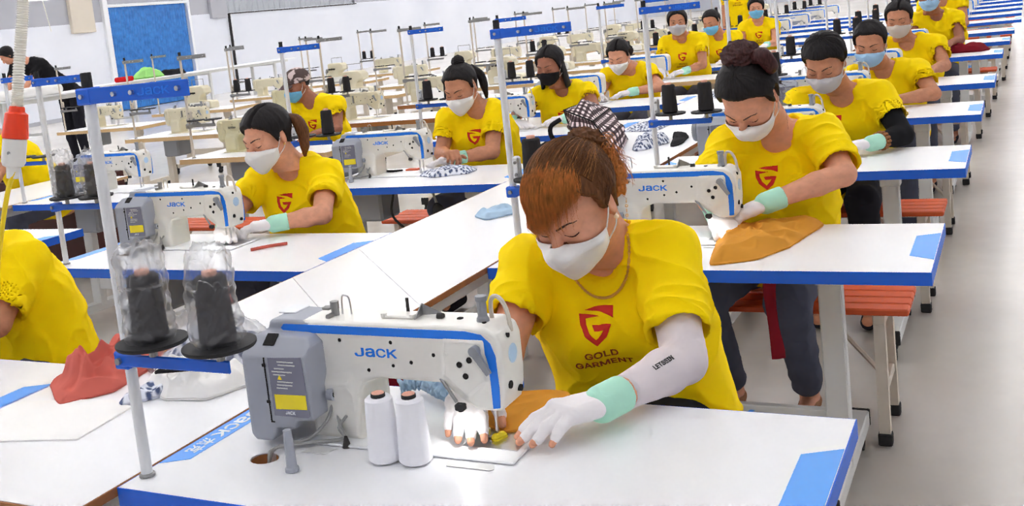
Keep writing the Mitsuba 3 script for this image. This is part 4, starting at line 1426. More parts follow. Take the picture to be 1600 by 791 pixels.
ZT = .7512
one('garment', heap([(-2.04, 1.70), (-1.90, 1.60), (-1.83, 1.70), (-1.86, 1.85), (-1.88, 1.97), (-2.0, 2.02), (-2.05, 1.9)], ZT, .085, 3, 15, 110, edge=.5), 'cloth_coral', 'crumpled coral pink garment on the centre table', 'garment', smooth=True)
key = one('wrapped_bundle', heap([(-1.88, 1.86), (-1.76, 1.80), (-1.60, 1.90), (-1.58, 2.0), (-1.72, 2.09), (-1.88, 2.06)], ZT, .085, 9, 14, 70, edge=.5), 'floral', 'bundle of patterned cloth in clear film on the centre table', 'bundle', smooth=True)
one('plastic_bag', heap([(-1.89, 1.85), (-1.76, 1.785), (-1.59, 1.89), (-1.565, 2.01), (-1.72, 2.11), (-1.9, 2.075)], ZT + .0005, .115, 12, 26, 80, edge=.5), 'plastic_film', 'clear crumpled film over the patterned bundle', 'plastic bag', smooth=True)
one('garment', heap([(-1.78, 1.74), (-1.66, 1.68), (-1.56, 1.70), (-1.52, 1.80), (-1.58, 1.87), (-1.72, 1.82)], ZT, .09, 15, 14, 90, edge=.6), 'cloth_white', 'white crumpled garment on the centre table beside the thread stand', 'garment', smooth=True)
key = one('garment', heap([(-1.76, 1.64), (-1.735, 1.63), (-1.68, 1.70), (-1.69, 1.77), (-1.75, 1.73)], ZT, .03, 18, 18, 40), 'floral', 'small grey and white striped cloth beside the white garment', 'garment', smooth=True)
one('elastic_trim', tube(spline([[-1.685, 1.69, .81], [-1.66, 1.685, .815], [-1.625, 1.70, .815], [-1.60, 1.725, .812], [-1.63, 1.735, .816], [-1.67, 1.72, .816], [-1.685, 1.69, .81]], 26), .004, 6), 'cloth_black', 'black trim looped on the white garment', 'trim', smooth=True)
one('paper_sheet', flat([(-2.03, 1.36), (-1.87, 1.405), (-1.69, 1.455), (-1.71, 1.63), (-1.8, 1.66), (-2.03, 1.60)], .7503, .003), 'cloth_white', 'white sheet of interlining lying at the near end of the centre table', 'cloth sheet', smooth=False)
one('fabric_scrap', heap([(-1.83, 3.57), (-1.75, 3.5), (-1.68, 3.62), (-1.75, 3.74), (-1.82, 3.72)], ZT, .025, 21, 20, 40), 'cloth_bluegrey', 'small grey blue fabric scrap on the bare centre table', 'fabric scrap', smooth=True)
one('fabric_scrap', heap([(-1.72, 5.12), (-1.66, 5.05), (-1.58, 5.32), (-1.66, 5.55), (-1.78, 5.5)], ZT, .05, 23, 12, 40), 'floral', 'blue flowered cloth beside the plaid bag', 'fabric scrap', smooth=True)
one('fabric_scrap', heap([(-1.53, 5.1), (-1.50, 5.25), (-1.53, 5.5), (-1.60, 5.62), (-1.64, 5.58), (-1.57, 5.35)], ZT, .03, 25, 12, 40), 'cloth_black', 'black cloth edge under the flowered cloth', 'fabric scrap', smooth=True)
one('fabric_scrap', heap([(-2.0, 5.85), (-1.8, 5.8), (-1.78, 6.1), (-1.95, 6.2)], ZT, .03, 27, 12, 40), 'floral', 'pale patterned cloth behind the plaid bag', 'fabric scrap', smooth=True)
one('fabric_scrap', heap([(-2.0, 7.5), (-1.6, 7.2), (-1.55, 7.5), (-1.8, 7.8)], ZT, .05, 29, 9, 40), 'floral', 'patterned cloths heaped on the centre table behind the black cones', 'fabric scrap', smooth=True)

# the plaid bag on the centre table
key = thing('plaid_bag', 'maroon and white plaid carrier bag on the centre table', 'bag')
A = np.array([(-1.70, 4.88, .753), (-1.86, 5.5, .753), (-2.04, 5.44, .753), (-2.03, 5.2, .753)])
Bt = np.array([(-1.86, 5.0, .92), (-1.93, 5.46, .93), (-2.05, 5.44, .975), (-2.06, 5.14, .97)])
vs, fs, uvs = [], [], []
for i in range(4):
    a, b, c, d = A[i], A[(i + 1) % 4], Bt[(i + 1) % 4], Bt[i]
    g = 14
    u, w = np.meshgrid(np.linspace(0, 1, g), np.linspace(0, 1, g), indexing='ij')
    p = (a * (1 - u)[..., None] + b * u[..., None]) * (1 - w)[..., None] + (d * (1 - u)[..., None] + c * u[..., None]) * w[..., None]
    nrm = unit(np.cross(b - a, d - a))
    p = p + nrm * ((np.sin(np.pi * u) * np.sin(np.pi * w)) * .05 + (meshkit.fbm(p * 11, 2, 4) - .5) * .09 * np.sin(np.pi * u) * np.sin(np.pi * w) ** .5)[..., None]
    m = shell_grid(p)
    fs.append(m.faces + len(vs) * g * g)
    vs.append(p.reshape(-1, 3))
    uvs.append(np.stack([u * np.linalg.norm(b - a), w * np.linalg.norm(d - a)], -1).reshape(-1, 2))
g = 14
u, w = np.meshgrid(np.linspace(0, 1, g), np.linspace(0, 1, g), indexing='ij')
p = (Bt[0] * (1 - u)[..., None] + Bt[1] * u[..., None]) * (1 - w)[..., None] + (Bt[3] * (1 - u)[..., None] + Bt[2] * u[..., None]) * w[..., None] + V(0, 0, 1) * (np.sin(np.pi * u) * np.sin(np.pi * w) * (.05 + .1 * (meshkit.fbm(p * 12, 2, 6) - .5)))[..., None]
fs.append(shell_grid(p).faces + 4 * g * g)
vs.append(p.reshape(-1, 3))
uvs.append(np.stack([u * .5, w * .25], -1).reshape(-1, 2))
part(key, 'sides', TM(np.vstack(vs), np.vstack(fs)), 'plaid', True, uv=np.vstack(uvs))
for i in range(4):
    part(key, 'piping', tube(np.linspace(A[i], Bt[i], 6), .004, 6), 'cloth_black', True)
    part(key, 'piping', tube(np.linspace(Bt[i], Bt[(i + 1) % 4], 6), .004, 6), 'cloth_black', True)
part(key, 'strap', tube(spline([[-2.06, 5.08, .93], [-2.1, 5.04, .90], [-2.1, 5.05, .84], [-2.06, 5.1, .79]], 12), .012, 8), 'cloth_black', True)

# work in progress at the machines
one('fabric_piece', heap([(-.775, 2.87), (-.66, 2.94), (-.60, 3.08), (-.545, 3.385), (-.70, 3.36), (-.80, 3.27), (-.83, 3.2), (-.80, 3.02)], ZT, .05, 31, 11, 100, 1.0, .3), 'cloth_orange', 'ochre cloth being sewn by the person with the big bun', 'fabric', smooth=True)
one('fabric_piece', heap([(-.835, 1.66), (-.77, 1.70), (-.745, 1.80), (-.80, 1.87), (-.91, 1.85), (-.93, 1.74), (-.89, 1.68)], .7572, .012, 33, 9, 50, .9, .15), 'cloth_orange', 'ochre cloth under the needle of the front machine', 'fabric', smooth=True)
one('fabric_tag', heap([(-.853, 1.632), (-.843, 1.616), (-.834, 1.623), (-.826, 1.648), (-.838, 1.655)], .7572, .009, 35, 40, 24), 'sticker_yellow', 'small lime yellow scrap under the front needle', 'fabric', smooth=True)
sc = spline([[-1.135, 1.80, .772], [-1.10, 1.825, .776], [-1.05, 1.80, .774], [-.995, 1.77, .772], [-.945, 1.735, .770]], 160)
m = tube(sc, .0125 + .003 * np.sin(np.linspace(0, 90, 160)), 28)
v = np.array(m.vertices)
v += normals(m) * (.014 * (meshkit.fbm(v * 260, 3, 41) - .5))[:, None]
one('scrunchie', TM(v, m.faces), 'cloth_bluegrey', 'crinkled pale blue elastic band on the front machine bed', 'elastic band', smooth=True)
one('fabric_piece', heap([(-2.62, 4.56), (-2.5, 4.5), (-2.36, 4.58), (-2.36, 4.7), (-2.5, 4.72), (-2.6, 4.66)], ZT, .035, 43, 14, 40), 'floral', 'pale blue printed cloth under the hands of the person with the top bun', 'fabric', smooth=True)
one('trimming', tube(spline([[-2.9, 4.72, .757], [-2.85, 4.69, .76], [-2.8, 4.72, .757]], 8), .007, 6), 'cloth_black', 'black trimming beside the orange packet', 'trim', smooth=True)
one('packet', box([-2.75, 4.74, .757], [.07, .04, .012], .003), 'slat_orange', 'small orange packet under the machine arch of the second left table', 'packet')
one('trimming', tube(spline([[-2.47, 3.03, .756], [-2.43, 3.08, .757], [-2.38, 3.13, .756]], 8), .006, 6), 'cloth_coral', 'pink strip on the table of the person with the brown ponytail', 'trim', smooth=True)
one('garment', heap([(-.62, 9.75), (-.3, 9.7), (-.22, 9.85), (-.4, 9.88), (-.62, 9.87)], ZT, .08, 47, 9, 36), 'cloth_maroon', 'dark red cloth on the far right table', 'garment', smooth=True)
m = box2([-.545, 3.5, .2], [-.505, 3.505, .62])
P_ = np.stack(np.meshgrid(np.linspace(-.657, -.625, 6), np.linspace(0, 1, 20), indexing='ij'), -1)
one('hanging_cloth', sheet(np.stack([P_[..., 0] - .006 * np.sin(P_[..., 1] * 5), 3.0 + .01 * np.sin(P_[..., 1] * 7 + P_[..., 0] * 90), .714 - .26 * P_[..., 1]], -1), .004), 'cloth_maroon', 'dark red cloth hanging under the table of the person with the big bun', 'cloth', smooth=True)
one('hanging_cloth', sheet(np.stack([-1.245 + .13 * P_[..., 1] + .012 * P_[..., 0], 1.94 + .012 * np.sin(P_[..., 1] * 9), .60 + 4.4 * (P_[..., 0] + .657)], -1), .006), 'cloth_maroon', 'dark red cloth seen through the arch of the front machine', 'cloth', smooth=True)
one('basket', cat(box([-2.72, 6.0, .58], [.22, .2, .16], .03)), 'seat_red', 'red bag hanging below the table of the person in the black mask', 'bag')
for s, (x, y) in enumerate(((-1.004, 1.518), (-.946, 1.524))):
    WCONE.place(thing('thread_cone', ('left' if s == 0 else 'right') + ' one of the two white thread cones on the front table', 'thread cone', None), (x, y, .7505))
m = cat(box2([-1.05, 8.9, .75], [-1.0, 9.0, .8]))
one('garment', heap([(-16.4, 17.0), (-16.0, 17.0), (-16.0, 17.6), (-16.2, 17.75), (-16.4, 17.5)], .971, .2, 51, 3, 36), 'cloth_green', 'light green cloth on the raised table in front of the shutter', 'garment', smooth=True)
one('garment', heap([(-16.4, 17.8), (-16.0, 17.8), (-16.0, 18.3), (-16.4, 18.3)], .971, .14, 53, 3, 36), 'cloth_black', 'black cloth beside the light green cloth', 'garment', smooth=True)
one('tape_roll', box([-16.1, 16.5, 1.02], [.3, .3, .1], .03), 'seat_red', 'red and white packet on the raised table', 'packet')

# the drop hose with its power socket
key = thing('power_drop', 'cream ribbed hose with a red and white power socket hanging at the left', 'power socket')
part(key, 'hose', tube(spline([[-1.68, 1.80, 5.0], [-1.78, 1.74, 3.2], [-1.862, 1.66, 1.70]], 40), .0125, 16), 'hose_cream', True)
hp = spline([[-1.862, 1.66, 1.70], [-1.872, 1.652, 1.62], [-1.887, 1.64, 1.534], [-1.899, 1.625, 1.44], [-1.901, 1.621, 1.40]], 560)
part(key, 'hose', tube(hp, .0122 + .0011 * np.sin(np.linspace(0, 68 * 2 * math.pi, 560)), 18), 'hose_cream', True)
d0 = unit(V(-.009, -.012, -.07))


def along(prof, p, d, m, kind, n=24):
    a, b = frame(d)
    L = lathe(prof, n)
    R_ = np.stack([a, b, unit(d)], 1)
    part(key, kind, TM(L.vertices @ R_.T + np.asarray(p), L.faces), m, 25)


along([(0, 0), (.015, 0), (.0165, .004), (.0175, .012), (.024, .016), (.0265, .05), (.0275, .062), (.0275, .068), (.025, .07), (0, .07)], [-1.901, 1.621, 1.418], d0, 'plug_red', 'plug')
along([(0, 0), (.0245, 0), (.0255, .004), (.0255, .05), (.022, .058), (.014, .062), (.0125, .085), (.008, .086), (0, .086)], [-1.91, 1.609, 1.349], d0, 'plug_white', 'socket')
part(key, 'screw', cyl([-1.905, 1.585, 1.322], [-1.903, 1.581, 1.322], .004), 'steel')
part(key, 'cable', tube(spline([[-1.911, 1.595, 1.28], [-1.922, 1.578, 1.239], [-1.931, 1.545, 1.135], [-1.936, 1.503, 1.0], [-1.95, 1.46, .85], [-2.0, 1.4, .79]], 30), .0055, 10), 'cable_yellow', True)

# cables and treadle gear below the second left table
one('power_cable', tube(spline([[-2.70, 4.44, .70], [-2.72, 4.44, .58], [-2.62, 4.45, .49], [-2.45, 4.4, .46], [-2.2, 4.36, .6]], 24), .006, 8), 'cable_black', 'black cable looping under the second left table', 'cable', smooth=True)
key = thing('knee_lifter', 'black knee lifter pad under the table of the person with the top bun', 'knee lifter')
part(key, 'rod', cyl([-2.5, 4.45, .72], [-2.4, 4.42, .45], .006, n=8), 'steel')
m = trimesh.creation.icosphere(3)
part(key, 'pad', TM(m.vertices * [.035, .02, .065] @ rot(0, 0, -18).T + V(-2.45, 4.43, .58), m.faces), 'black_rubber', True)


# ---------------------------------------------------------------- the workers
def strands(fn, n, r, seed, pts=10):
    g = np.random.default_rng(seed)
    out = []
    for i in range(n):
        out.append(tube(fn(g, pts), np.linspace(1, .45, pts) * r, 3, False))
    return cat(*out)


def surf(d, off):
    d = d / np.linalg.norm(d, axis=-1, keepdims=True)
    return HC + d * (march(HEADNE, HC, d) + off)[..., None]


def slerp_path(a, b, t):
    a, b = unit(a), unit(b)
    w = math.acos(np.clip(a @ b, -1, 1)) + 1e-6
    return (np.sin((1 - t) * w)[:, None] * a + np.sin(t * w)[:, None] * b) / math.sin(w)


def bang(g, pts):
    x = g.uniform(-.068, .072)
    t = np.linspace(0, 1, pts)
    root = V(x * .75, -.004 - .022 * g.random(), .078)
    ez = np.interp(x, [-.068, -.04, -.012, .015, .04, .062], [-.036, -.022, -.014, .010, .026, .032]) + g.normal() * .005
    ex = x * 1.12 - .010 + g.normal() * .003
    end = V(ex, -.095 * math.sqrt(max(.08, 1 - (ex / .092) ** 2)), ez - 0.0)
    d = slerp_path(root, end, t ** .9)
    return surf(d, .012 + .007 * np.sin(t * math.pi) - .003 * t + g.uniform(-.003, .004))


def crown(g, pts):
    x = g.uniform(-.07, .07)
    t = np.linspace(0, 1, pts)
    root = V(x, -.02 - .02 * (abs(x) < .05) * g.random(), .075 - abs(x) * .6)
    end = V(x * .35 + .012, .1, .05 + g.normal() * .01)
    return surf(slerp_path(root, end, t), .0145 + .004 * g.random() + .003 * np.sin(t * math.pi))


def wisp(g, pts):
    x = g.uniform(.0, .066)
    t = np.linspace(0, 1, pts)
    root = V(x * .8, -.03, .078)
    ex = x * 1.05 - .012 + g.normal() * .006
    end = V(ex, -.095 * math.sqrt(max(.08, 1 - (ex / .092) ** 2)), np.interp(x, [0, .03, .066], [-.022, -.004, .016]) + g.normal() * .01)
    return surf(slerp_path(root, end, t), .010 + .008 * np.sin(t * math.pi) - .006 * t)


def side_lock(g, pts):
    t = np.linspace(0, 1, pts)
    z = g.uniform(-.02, .05)
    root = V(.07, -.02 + .01 * g.random(), z)
    end = V(.03, .1, .05 + g.normal() * .02)
    return surf(slerp_path(root, end, t), .0135 + .004 * g.random())


def curl_lock(g, pts):
    t = np.linspace(0, 1, pts)
    b = V(.035 + g.uniform(-.03, .035), .105 + g.uniform(-.02, .02), .05 + g.uniform(-.03, .03))
    dx, dy = g.uniform(-.01, .028), g.uniform(-.02, .02)
    L = g.uniform(.03, .085)
    ph, f = g.uniform(0, 6), g.uniform(4, 8)
    return np.stack([b[0] + dx * t + .007 * np.sin(ph + f * t), b[1] + dy * t + .006 * np.cos(ph + f * t), b[2] - L * t + .01 * np.sin(t * 3)], 1)


def lift_line(P):
    """Raises the hairline everywhere but over the forehead and the crown in front."""
    return np.where((P[..., 1] > -.012), .2, np.interp(P[..., 0], [-.07, -.04, -.012, .02, .05, .075], [-.06, -.06, -.04, -.004, .012, .04]))


fringe = hair_cap(T=.0125, seed=8, side=lift_line, rough=.004, fade=.012)
S1 = strands(bang, 760, .00085, 3)
S2 = strands(crown, 420, .0008, 4, 12)
S3 = strands(side_lock, 160, .0008, 5, 10)
S5 = strands(wisp, 110, .0006, 16)
S6 = strands(crown, 110, .0007, 17, 12)
S4 = strands(curl_lock, 150, .0009, 6, 14)
B1 = bun([.012, .105, .062], [.042, .034, .042], 3, amp=.012)
tail = bun([.04, .098, .0], [.032, .028, .06], 6, amp=.012)


def main_extra(K, loc, R, Hd, sm, q):
    for kind, m, mt in (('fringe__fringe_strands', S1, 'hair_auburn'), ('hair__crown_strands', S2, 'hair_brown'), ('hair__side_strands', S3, 'hair_brown'), ('hair_tail__curls', S4, 'hair_auburn'), ('fringe__wisps', S5, 'hair_auburn'), ('hair__light_strands', S6, 'hair_light')):
        k = part(K, kind, loc(m), mt, True)
        labels[k] = {'kind': 'stuff', 'label': kind.split('__')[1].replace('_', ' ') + ' of the hair'}
    part(K, 'earring', loc(TM(trimesh.creation.icosphere(2).vertices * .0052 + [.0855, .0, -.036], trimesh.creation.icosphere(2).faces)), 'pearl', True, 'pearl earring')
    part(K, 'earring', loc(TM(trimesh.creation.icosphere(2).vertices * .0052 + [-.0855, .0, -.036], trimesh.creation.icosphere(2).faces)), 'pearl', True)
    # necklace: links along a loop that hangs from the neck onto the shirt
    Nk, sp, fw, lat = q['Nk'], q['sp'], q['fw'], q['lat']
    a = np.linspace(-1.62, 1.62, 84)
    loop = Nk + np.outer(.069 * np.sin(a), lat) + np.outer(-.092 + .108 * (1 - np.cos(a)), sp)
    both = cat(sm, q['bm'])
    hit, ri, _ = both.ray.intersects_location(loop + fw * .3, np.tile(-fw, (len(loop), 1)), multiple_hits=False)
    dep = np.full(len(loop), np.nan)
    dep[ri] = (hit - loop[ri]) @ fw
    ok = ~np.isnan(dep)
    dep = gaussian_filter(np.interp(np.arange(len(dep)), np.where(ok)[0], dep[ok]), 1.5)
    base = loop + np.outer(dep + .0035, fw)
    for s in (-1, 1):
        e = base[0] if s < 0 else base[-1]
        ext = np.linspace(e, Nk + lat * s * .062 - fw * .035 + sp * .065, 9)[1:]
        base = np.vstack([ext[::-1], base]) if s < 0 else np.vstack([base, ext])
    ms = []
    for i in range(len(base) - 1):
        p, d = (base[i] + base[i + 1]) / 2, unit(base[i + 1] - base[i])
        e1, e2 = frame(d)
        u_ = e1 if i % 2 else e2
        t = np.linspace(0, 2 * math.pi, 11)
        ms.append(tube(p + np.outer(np.cos(t) * .0036, d) + np.outer(np.sin(t) * .0024, u_), .001, 5))
    k = part(K, 'necklace', cat(*ms), 'gold', True)
    labels[k] = {'kind': 'stuff', 'label': 'gold chain necklace'}


def cover_mark(K, cm, E, en):
    d = unit(en - E)
    t = text('LETSSIN', .009)
    v = np.array(t.vertices)
    v[:, 0] = v[:, 0] - v[:, 0].mean()
    z = unit(V(.25, -.75, .6) - d * (V(.25, -.75, .6) @ d))
    ex = -d
    ey = np.cross(z, ex)
    part(K, 'arm_sleeve__sleeve_print', project(TM(v, t.faces), cm, E + (en - E) * .5 + ey * -.004, ex, ey, z, .0008), 'print_black', False)


cap0 = hair_cap(T=.0145, seed=2, rough=.004)
capm = hair_cap(line=((0, 40, 60, 75, 84, 92, 108, 114, 180), (.05, .048, .03, .01, -.012, .02, .02, -.03, -.06)), T=.015, seed=4, rough=.008, bulk=.004)
cap_part = hair_cap(T=.016, seed=5, part_x=.012)
cap_low = hair_cap(line=((0, 30, 50, 65, 80, 92, 108, 114, 180), (.06, .052, .035, .012, -.03, .0, .0, -.05, -.08)), T=.018, seed=6, part_x=.02)
cap_full = hair_cap(line=((0, 30, 50, 65, 78, 88, 110, 180), (.066, .06, .045, .01, -.03, -.07, -.08, -.08)), T=.016, seed=7, part_x=.008)


def tail_mesh(pts, rs, seed):
    p = spline(pts, 30)
    m = tube(p, np.interp(np.linspace(0, 1, 30), np.linspace(0, 1, len(rs)), rs), 16)
    v = np.array(m.vertices)
    v += normals(m) * (.008 * (meshkit.fbm(v * [70, 70, 14], 3, seed) - .5))[:, None]
    return TM(v, m.faces)


def long_hair(length=.19, r=.086):
    az = np.radians(np.linspace(76, 284, 60))
    w = np.linspace(0, 1, 24)
    A_, W_ = np.meshgrid(az, w, indexing='ij')
    rr = r + .012 * W_ + .006 * (meshkit.fbm(np.stack([np.degrees(A_) * .25, W_ * 2, W_ * 0], -1), 3, 3) - .5)
    rx = rr * .98
    P = np.stack([np.sin(A_) * rx, -np.cos(A_) * rr * 1.05 + .012, .03 - length * W_ - .02 * np.cos(A_) * 0], -1)
    return sheet(P[:, ::-1], .014)


tail_low = tail_mesh([[0, .1, .03], [.02, .125, -.0], [.03, .125, -.06], [.03, .115, -.13], [.03, .1, -.18]], [.016, .024, .026, .018, .004], 3)
tail_side = tail_mesh([[.03, .098, .03], [.06, .12, .01], [.075, .115, -.04], [.07, .1, -.1], [.06, .09, -.14]], [.014, .024, .026, .02, .004], 5)

person('person with an auburn fringe and white mask sewing at the front machine', (-.81, 2.02, 1.10), (-.955, 2.10, .945), (-.665, 2.14, .965), yaw=-10, pitch=32, roll=-3, Nk=(-.80, 2.14, 1.005), Pv=(-.775, 2.25, .585),
       Ea=(-.96, 1.94, .805), Wa=(-.935, 1.735, .815), Eb=(-.59, 1.955, .795), Wb=(-.672, 1.728, .80), da=(.32, -.9, -.12), db=(-.62, -.78, .02), h=.004, hh=.0025, sk='skin_rose',
       hair=[('hair', hair_cap(T=.016, seed=1, rough=.005), 'hair_brown'), ('fringe', fringe, 'hair_auburn'), ('bun', B1, 'hair_brown'), ('hair_tail', tail, 'hair_auburn')], bust=1.0, glove_tips=True, build=1.06,
       curl=((.2, .3, .25), (.34, .28, .16)), sleeve_end=(.6, .74), arm_cover=('b', .45, 'sleeve_lilac', cover_mark), extra=main_extra, mark_drop=.172, mark_dx=-.024, mark_s=.072, trousers='trouser_dark')

BUN2 = bun([.0, .075, .115], [.062, .05, .05], 3, amp=.012)


def p2_extra(K, loc, R, Hd, sm, q):
    t = np.linspace(0, 2 * math.pi, 40)
    part(K, 'hair_tie', loc(tube(np.stack([.03 * np.cos(t), .06 + .03 * np.sin(t) * .6, .098 - .012 * np.sin(t)], 1), .005, 8)), 'pink_tube', True)
    part(K, 'stray_hairs', loc(strands(lambda g, n: np.stack([.05 + .03 * g.random() + np.linspace(0, 1, n) * g.uniform(.0, .04), .06 + np.linspace(0, 1, n) ** 2 * .05 * g.normal(), .09 * g.random() - np.linspace(0, 1, n) * g.uniform(.02, .14)], 1), 26, .0006, 9)), 'hair_wine', True)
    labels[K + '__stray_hairs'] = {'kind': 'stuff', 'label': 'stray hairs'}
    loops = tail_mesh([[.03, .07, .11], [.075, .06, .13], [.09, .05, .09], [.07, .06, .06]], [.02, .026, .022, .012], 8)
    part(K, 'hair_loop', loc(loops), 'hair_wine', True)


person('person with a big wine red bun sewing ochre cloth', (-.75, 3.40, 1.15), (-.845, 3.52, .985), (-.565, 3.56, 1.0), yaw=-13, pitch=48, roll=2, Nk=(-.705, 3.56, 1.035), Pv=(-.755, 3.68, .585),
       Ea=(-.9, 3.37, .86), Wa=(-.84, 3.25, .81), Eb=(-.49, 3.41, .90), Wb=(-.69, 3.27, .845), da=(.4, -.8, -.2), db=(-.8, -.3, -.32), h=.005, hh=.0035, sk='skin_rose', hair=[('hair', hair_cap(T=.018, seed=3, rough=.004, bulk=.006), 'hair_black'), ('bun', BUN2, 'hair_wine')],
       mmat='mask_white', mask='pleat', bust=.9, legs=[[(-.845, 3.66, .58), (-.92, 3.3, .53), (-.945, 3.70, .1)], [(-.665, 3.66, .58), (-.66, 3.3, .53), (-.69, 3.70, .1)]], extra=p2_extra, glove_tips=True, build=1.05, mark_drop=.155, mark_dx=-.03, shoes='wood_dark', mark_s=.07, sleeve_end=(.7, .8))


def p3_extra(K, loc, R, Hd, sm, q):
    d = unit(q['Eb'] - q['Wb'])
    e1, e2 = frame(d)
    for j in range(2):
        c = q['Wb'] + d * (.055 + .014 * j)
        for t in np.linspace(0, 2 * math.pi, 14, endpoint=False):
            part(K, 'bracelet_bead', TM(trimesh.creation.icosphere(1).vertices * .0075 + c + .034 * (e1 * math.cos(t) + e2 * math.sin(t)), trimesh.creation.icosphere(1).faces), 'wood_dark', True)


person('person with short black hair, grey mask and one black arm sleeve', (-.75, 4.90, 1.13), (-.875, 5.0, .955), (-.555, 5.02, .96), yaw=-8, pitch=30, Nk=(-.705, 5.03, 1.0), Eb=(-.455, 4.86, .80), Wb=(-.555, 4.68, .80), db=(-.9, -.4, -.05),
       h=.0065, hh=.004, sk='skin_tan', hair=[('hair', capm, 'hair_black')], mmat='mask_grey', mask='pleat', arm_cover=('b', .5, 'sleeve_black'), extra=p3_extra, build=1.12, trousers='trouser_dark', mark_drop=.16, mark_dx=-.045)
person('person in a pale blue mask resting a forearm on the fourth right table', (-.735, 6.40, 1.10), (-.845, 6.5, .91), (-.515, 6.52, .92), yaw=-4, pitch=20, Nk=(-.69, 6.53, .965), Eb=(-.43, 6.36, .80), Wb=(-.60, 6.2, .80), db=(-.9, -.3, -.1), h=.008, hh=.005, sk='skin_tan',
       hair=[('hair', cap0, 'hair_black'), ('hair_tail', tail_low, 'hair_black')], mmat='mask_paleblue', mask='pleat', gloves='', bust=.9, build=1.1, marks=False)
person('person in a beige mask at the fifth right table', (-.72, 7.90, 1.15), (-.835, 7.98, .965), (-.51, 7.99, .96), yaw=-4, pitch=12, Nk=(-.685, 8.0, 1.01), Eb=(-.455, 7.86, .82), h=.009, hh=.006, sk='skin_tan', hair=[('hair', cap_part, 'hair_black')], mmat='mask_beige', mask='plain', gloves='', build=1.1, marks=False)
person('person in a pale blue mask cut off by the top edge', (-.67, 10.0, 1.22), (-.79, 10.08, 1.03), (-.48, 10.09, 1.02), yaw=0, pitch=6, Nk=(-.63, 10.1, 1.08), Eb=(-.455, 9.95, .84), h=.01, hh=.007, sk='skin_brown', hair=[('hair', cap0, 'hair_black')], mmat='mask_paleblue', mask='pleat', gloves='', build=1.12, marks=False)
person('person of whom only a yellow sleeve and forearm show at the top edge', (-.72, 11.4, 1.3), (-.82, 11.5, 1.1), (-.50, 11.5, 1.1), yaw=0, pitch=15, Eb=(-.475, 11.38, .9), h=.011, hh=.008, sk='skin_tan', hair=[('hair', cap0, 'hair_black')], mmat='mask_white', gloves='', build=1.1, marks=False)

person('person with a brown ponytail and white mask left of the centre table', (-2.63, 3.42, 1.12), (-2.765, 3.52, .925), (-2.475, 3.57, .93), yaw=-12, pitch=18, roll=-3, Nk=(-2.62, 3.55, 1.0), Pv=(-2.6, 3.66, .585), Ea=(-2.80, 3.34, .82), Wa=(-2.74, 3.22, .80), Eb=(-2.385, 3.38, .81), Wb=(-2.53, 3.27, .80), db=(-.85, -.45, -.05), da=(.6, -.7, -.1),
       h=.005, hh=.0035, sk='skin_rose', hair=[('hair', cap_low, 'hair_black'), ('hair_tail', tail_side, 'hair_brown')], bust=.8, extra=lambda K, loc, *a: part(K, 'earring', loc(TM(trimesh.creation.icosphere(1).vertices * .005 + [.0845, .0, -.038], trimesh.creation.icosphere(1).faces)), 'gold', True), mark_drop=.165, mark_dx=-.03, mark_s=.07)
person('person with a high top bun and white mask', (-2.55, 4.98, 1.14), (-2.675, 5.04, .965), (-2.425, 5.08, .975), yaw=-4, pitch=24, roll=-2, Nk=(-2.51, 5.08, 1.035), Pv=(-2.53, 5.17, .585), Ea=(-2.69, 4.95, .80), Wa=(-2.575, 4.80, .82), Eb=(-2.385, 4.93, .80), Wb=(-2.52, 4.79, .795), db=(-.95, -.15, -.1), da=(.5, -.5, .1),
       h=.0065, hh=.004, sk='skin_tan', hair=[('hair', hair_cap(T=.013, seed=12), 'hair_black'), ('bun', bun([.0, .06, .12], [.034, .034, .03], 4), 'hair_black'), ('hair_tail', tail_mesh([[.03, .1, .06], [.06, .12, 0], [.065, .11, -.07], [.06, .1, -.13]], [.02, .024, .02, .006], 4), 'hair_black')], gloves='b', curl=((.9, 1.1, .7), (.2, .3, .25)), bust=.6, mark_drop=.17, mark_dx=-.012)
person('person in a black mask with straight shoulder-length hair', (-2.65, 6.45, 1.13), (-2.785, 6.55, .925), (-2.465, 6.57, .93), yaw=-6, pitch=16, Nk=(-2.62, 6.58, .99), Ea=(-2.9, 6.43, .84), Wa=(-2.85, 6.25, .80), Eb=(-2.365, 6.42, .83), Wb=(-2.51, 6.29, .80), db=(-.95, -.2, -.05), da=(.8, -.4, -.1),
       h=.008, hh=.005, sk='skin_brown', hair=[('hair', cap_full, 'hair_black'), ('hair_length', long_hair(), 'hair_black')], mmat='mask_black', mask='plain', mark_drop=.21, trousers='trouser_dark')
person('person bent low with a centre parting and white mask', (-2.70, 7.95, 1.07), (-2.835, 8.06, .915), (-2.525, 8.08, .925), yaw=0, pitch=26, Nk=(-2.65, 8.08, .98), Eb=(-2.39, 7.93, .81), Wb=(-2.57, 7.79, .80), db=(-.9, -.4, -.1), h=.008, hh=.005, sk='skin_rose', hair=[('hair', cap_part, 'hair_black'), ('bun', bun([.06, .09, -.01], [.03, .03, .04], 6), 'hair_black')], mmat='mask_white', mask='cup', mark_drop=.21)
person('person looking up in a grey mask at the wood-edged table', (-2.69, 9.6, 1.23), (-2.83, 9.66, 1.05), (-2.51, 9.67, 1.045), yaw=14, pitch=2, Nk=(-2.67, 9.68, 1.11), Eb=(-2.475, 9.52, .84), Wb=(-2.59, 9.35, .81), db=(-.8, -.5, -.1), h=.009, hh=.006, sk='skin_tan', hair=[('hair', cap_full, 'hair_black')], mmat='mask_grey', mask='plain', lashes=False, eyes=True, bust=1.0, build=1.12, mark_drop=.2)
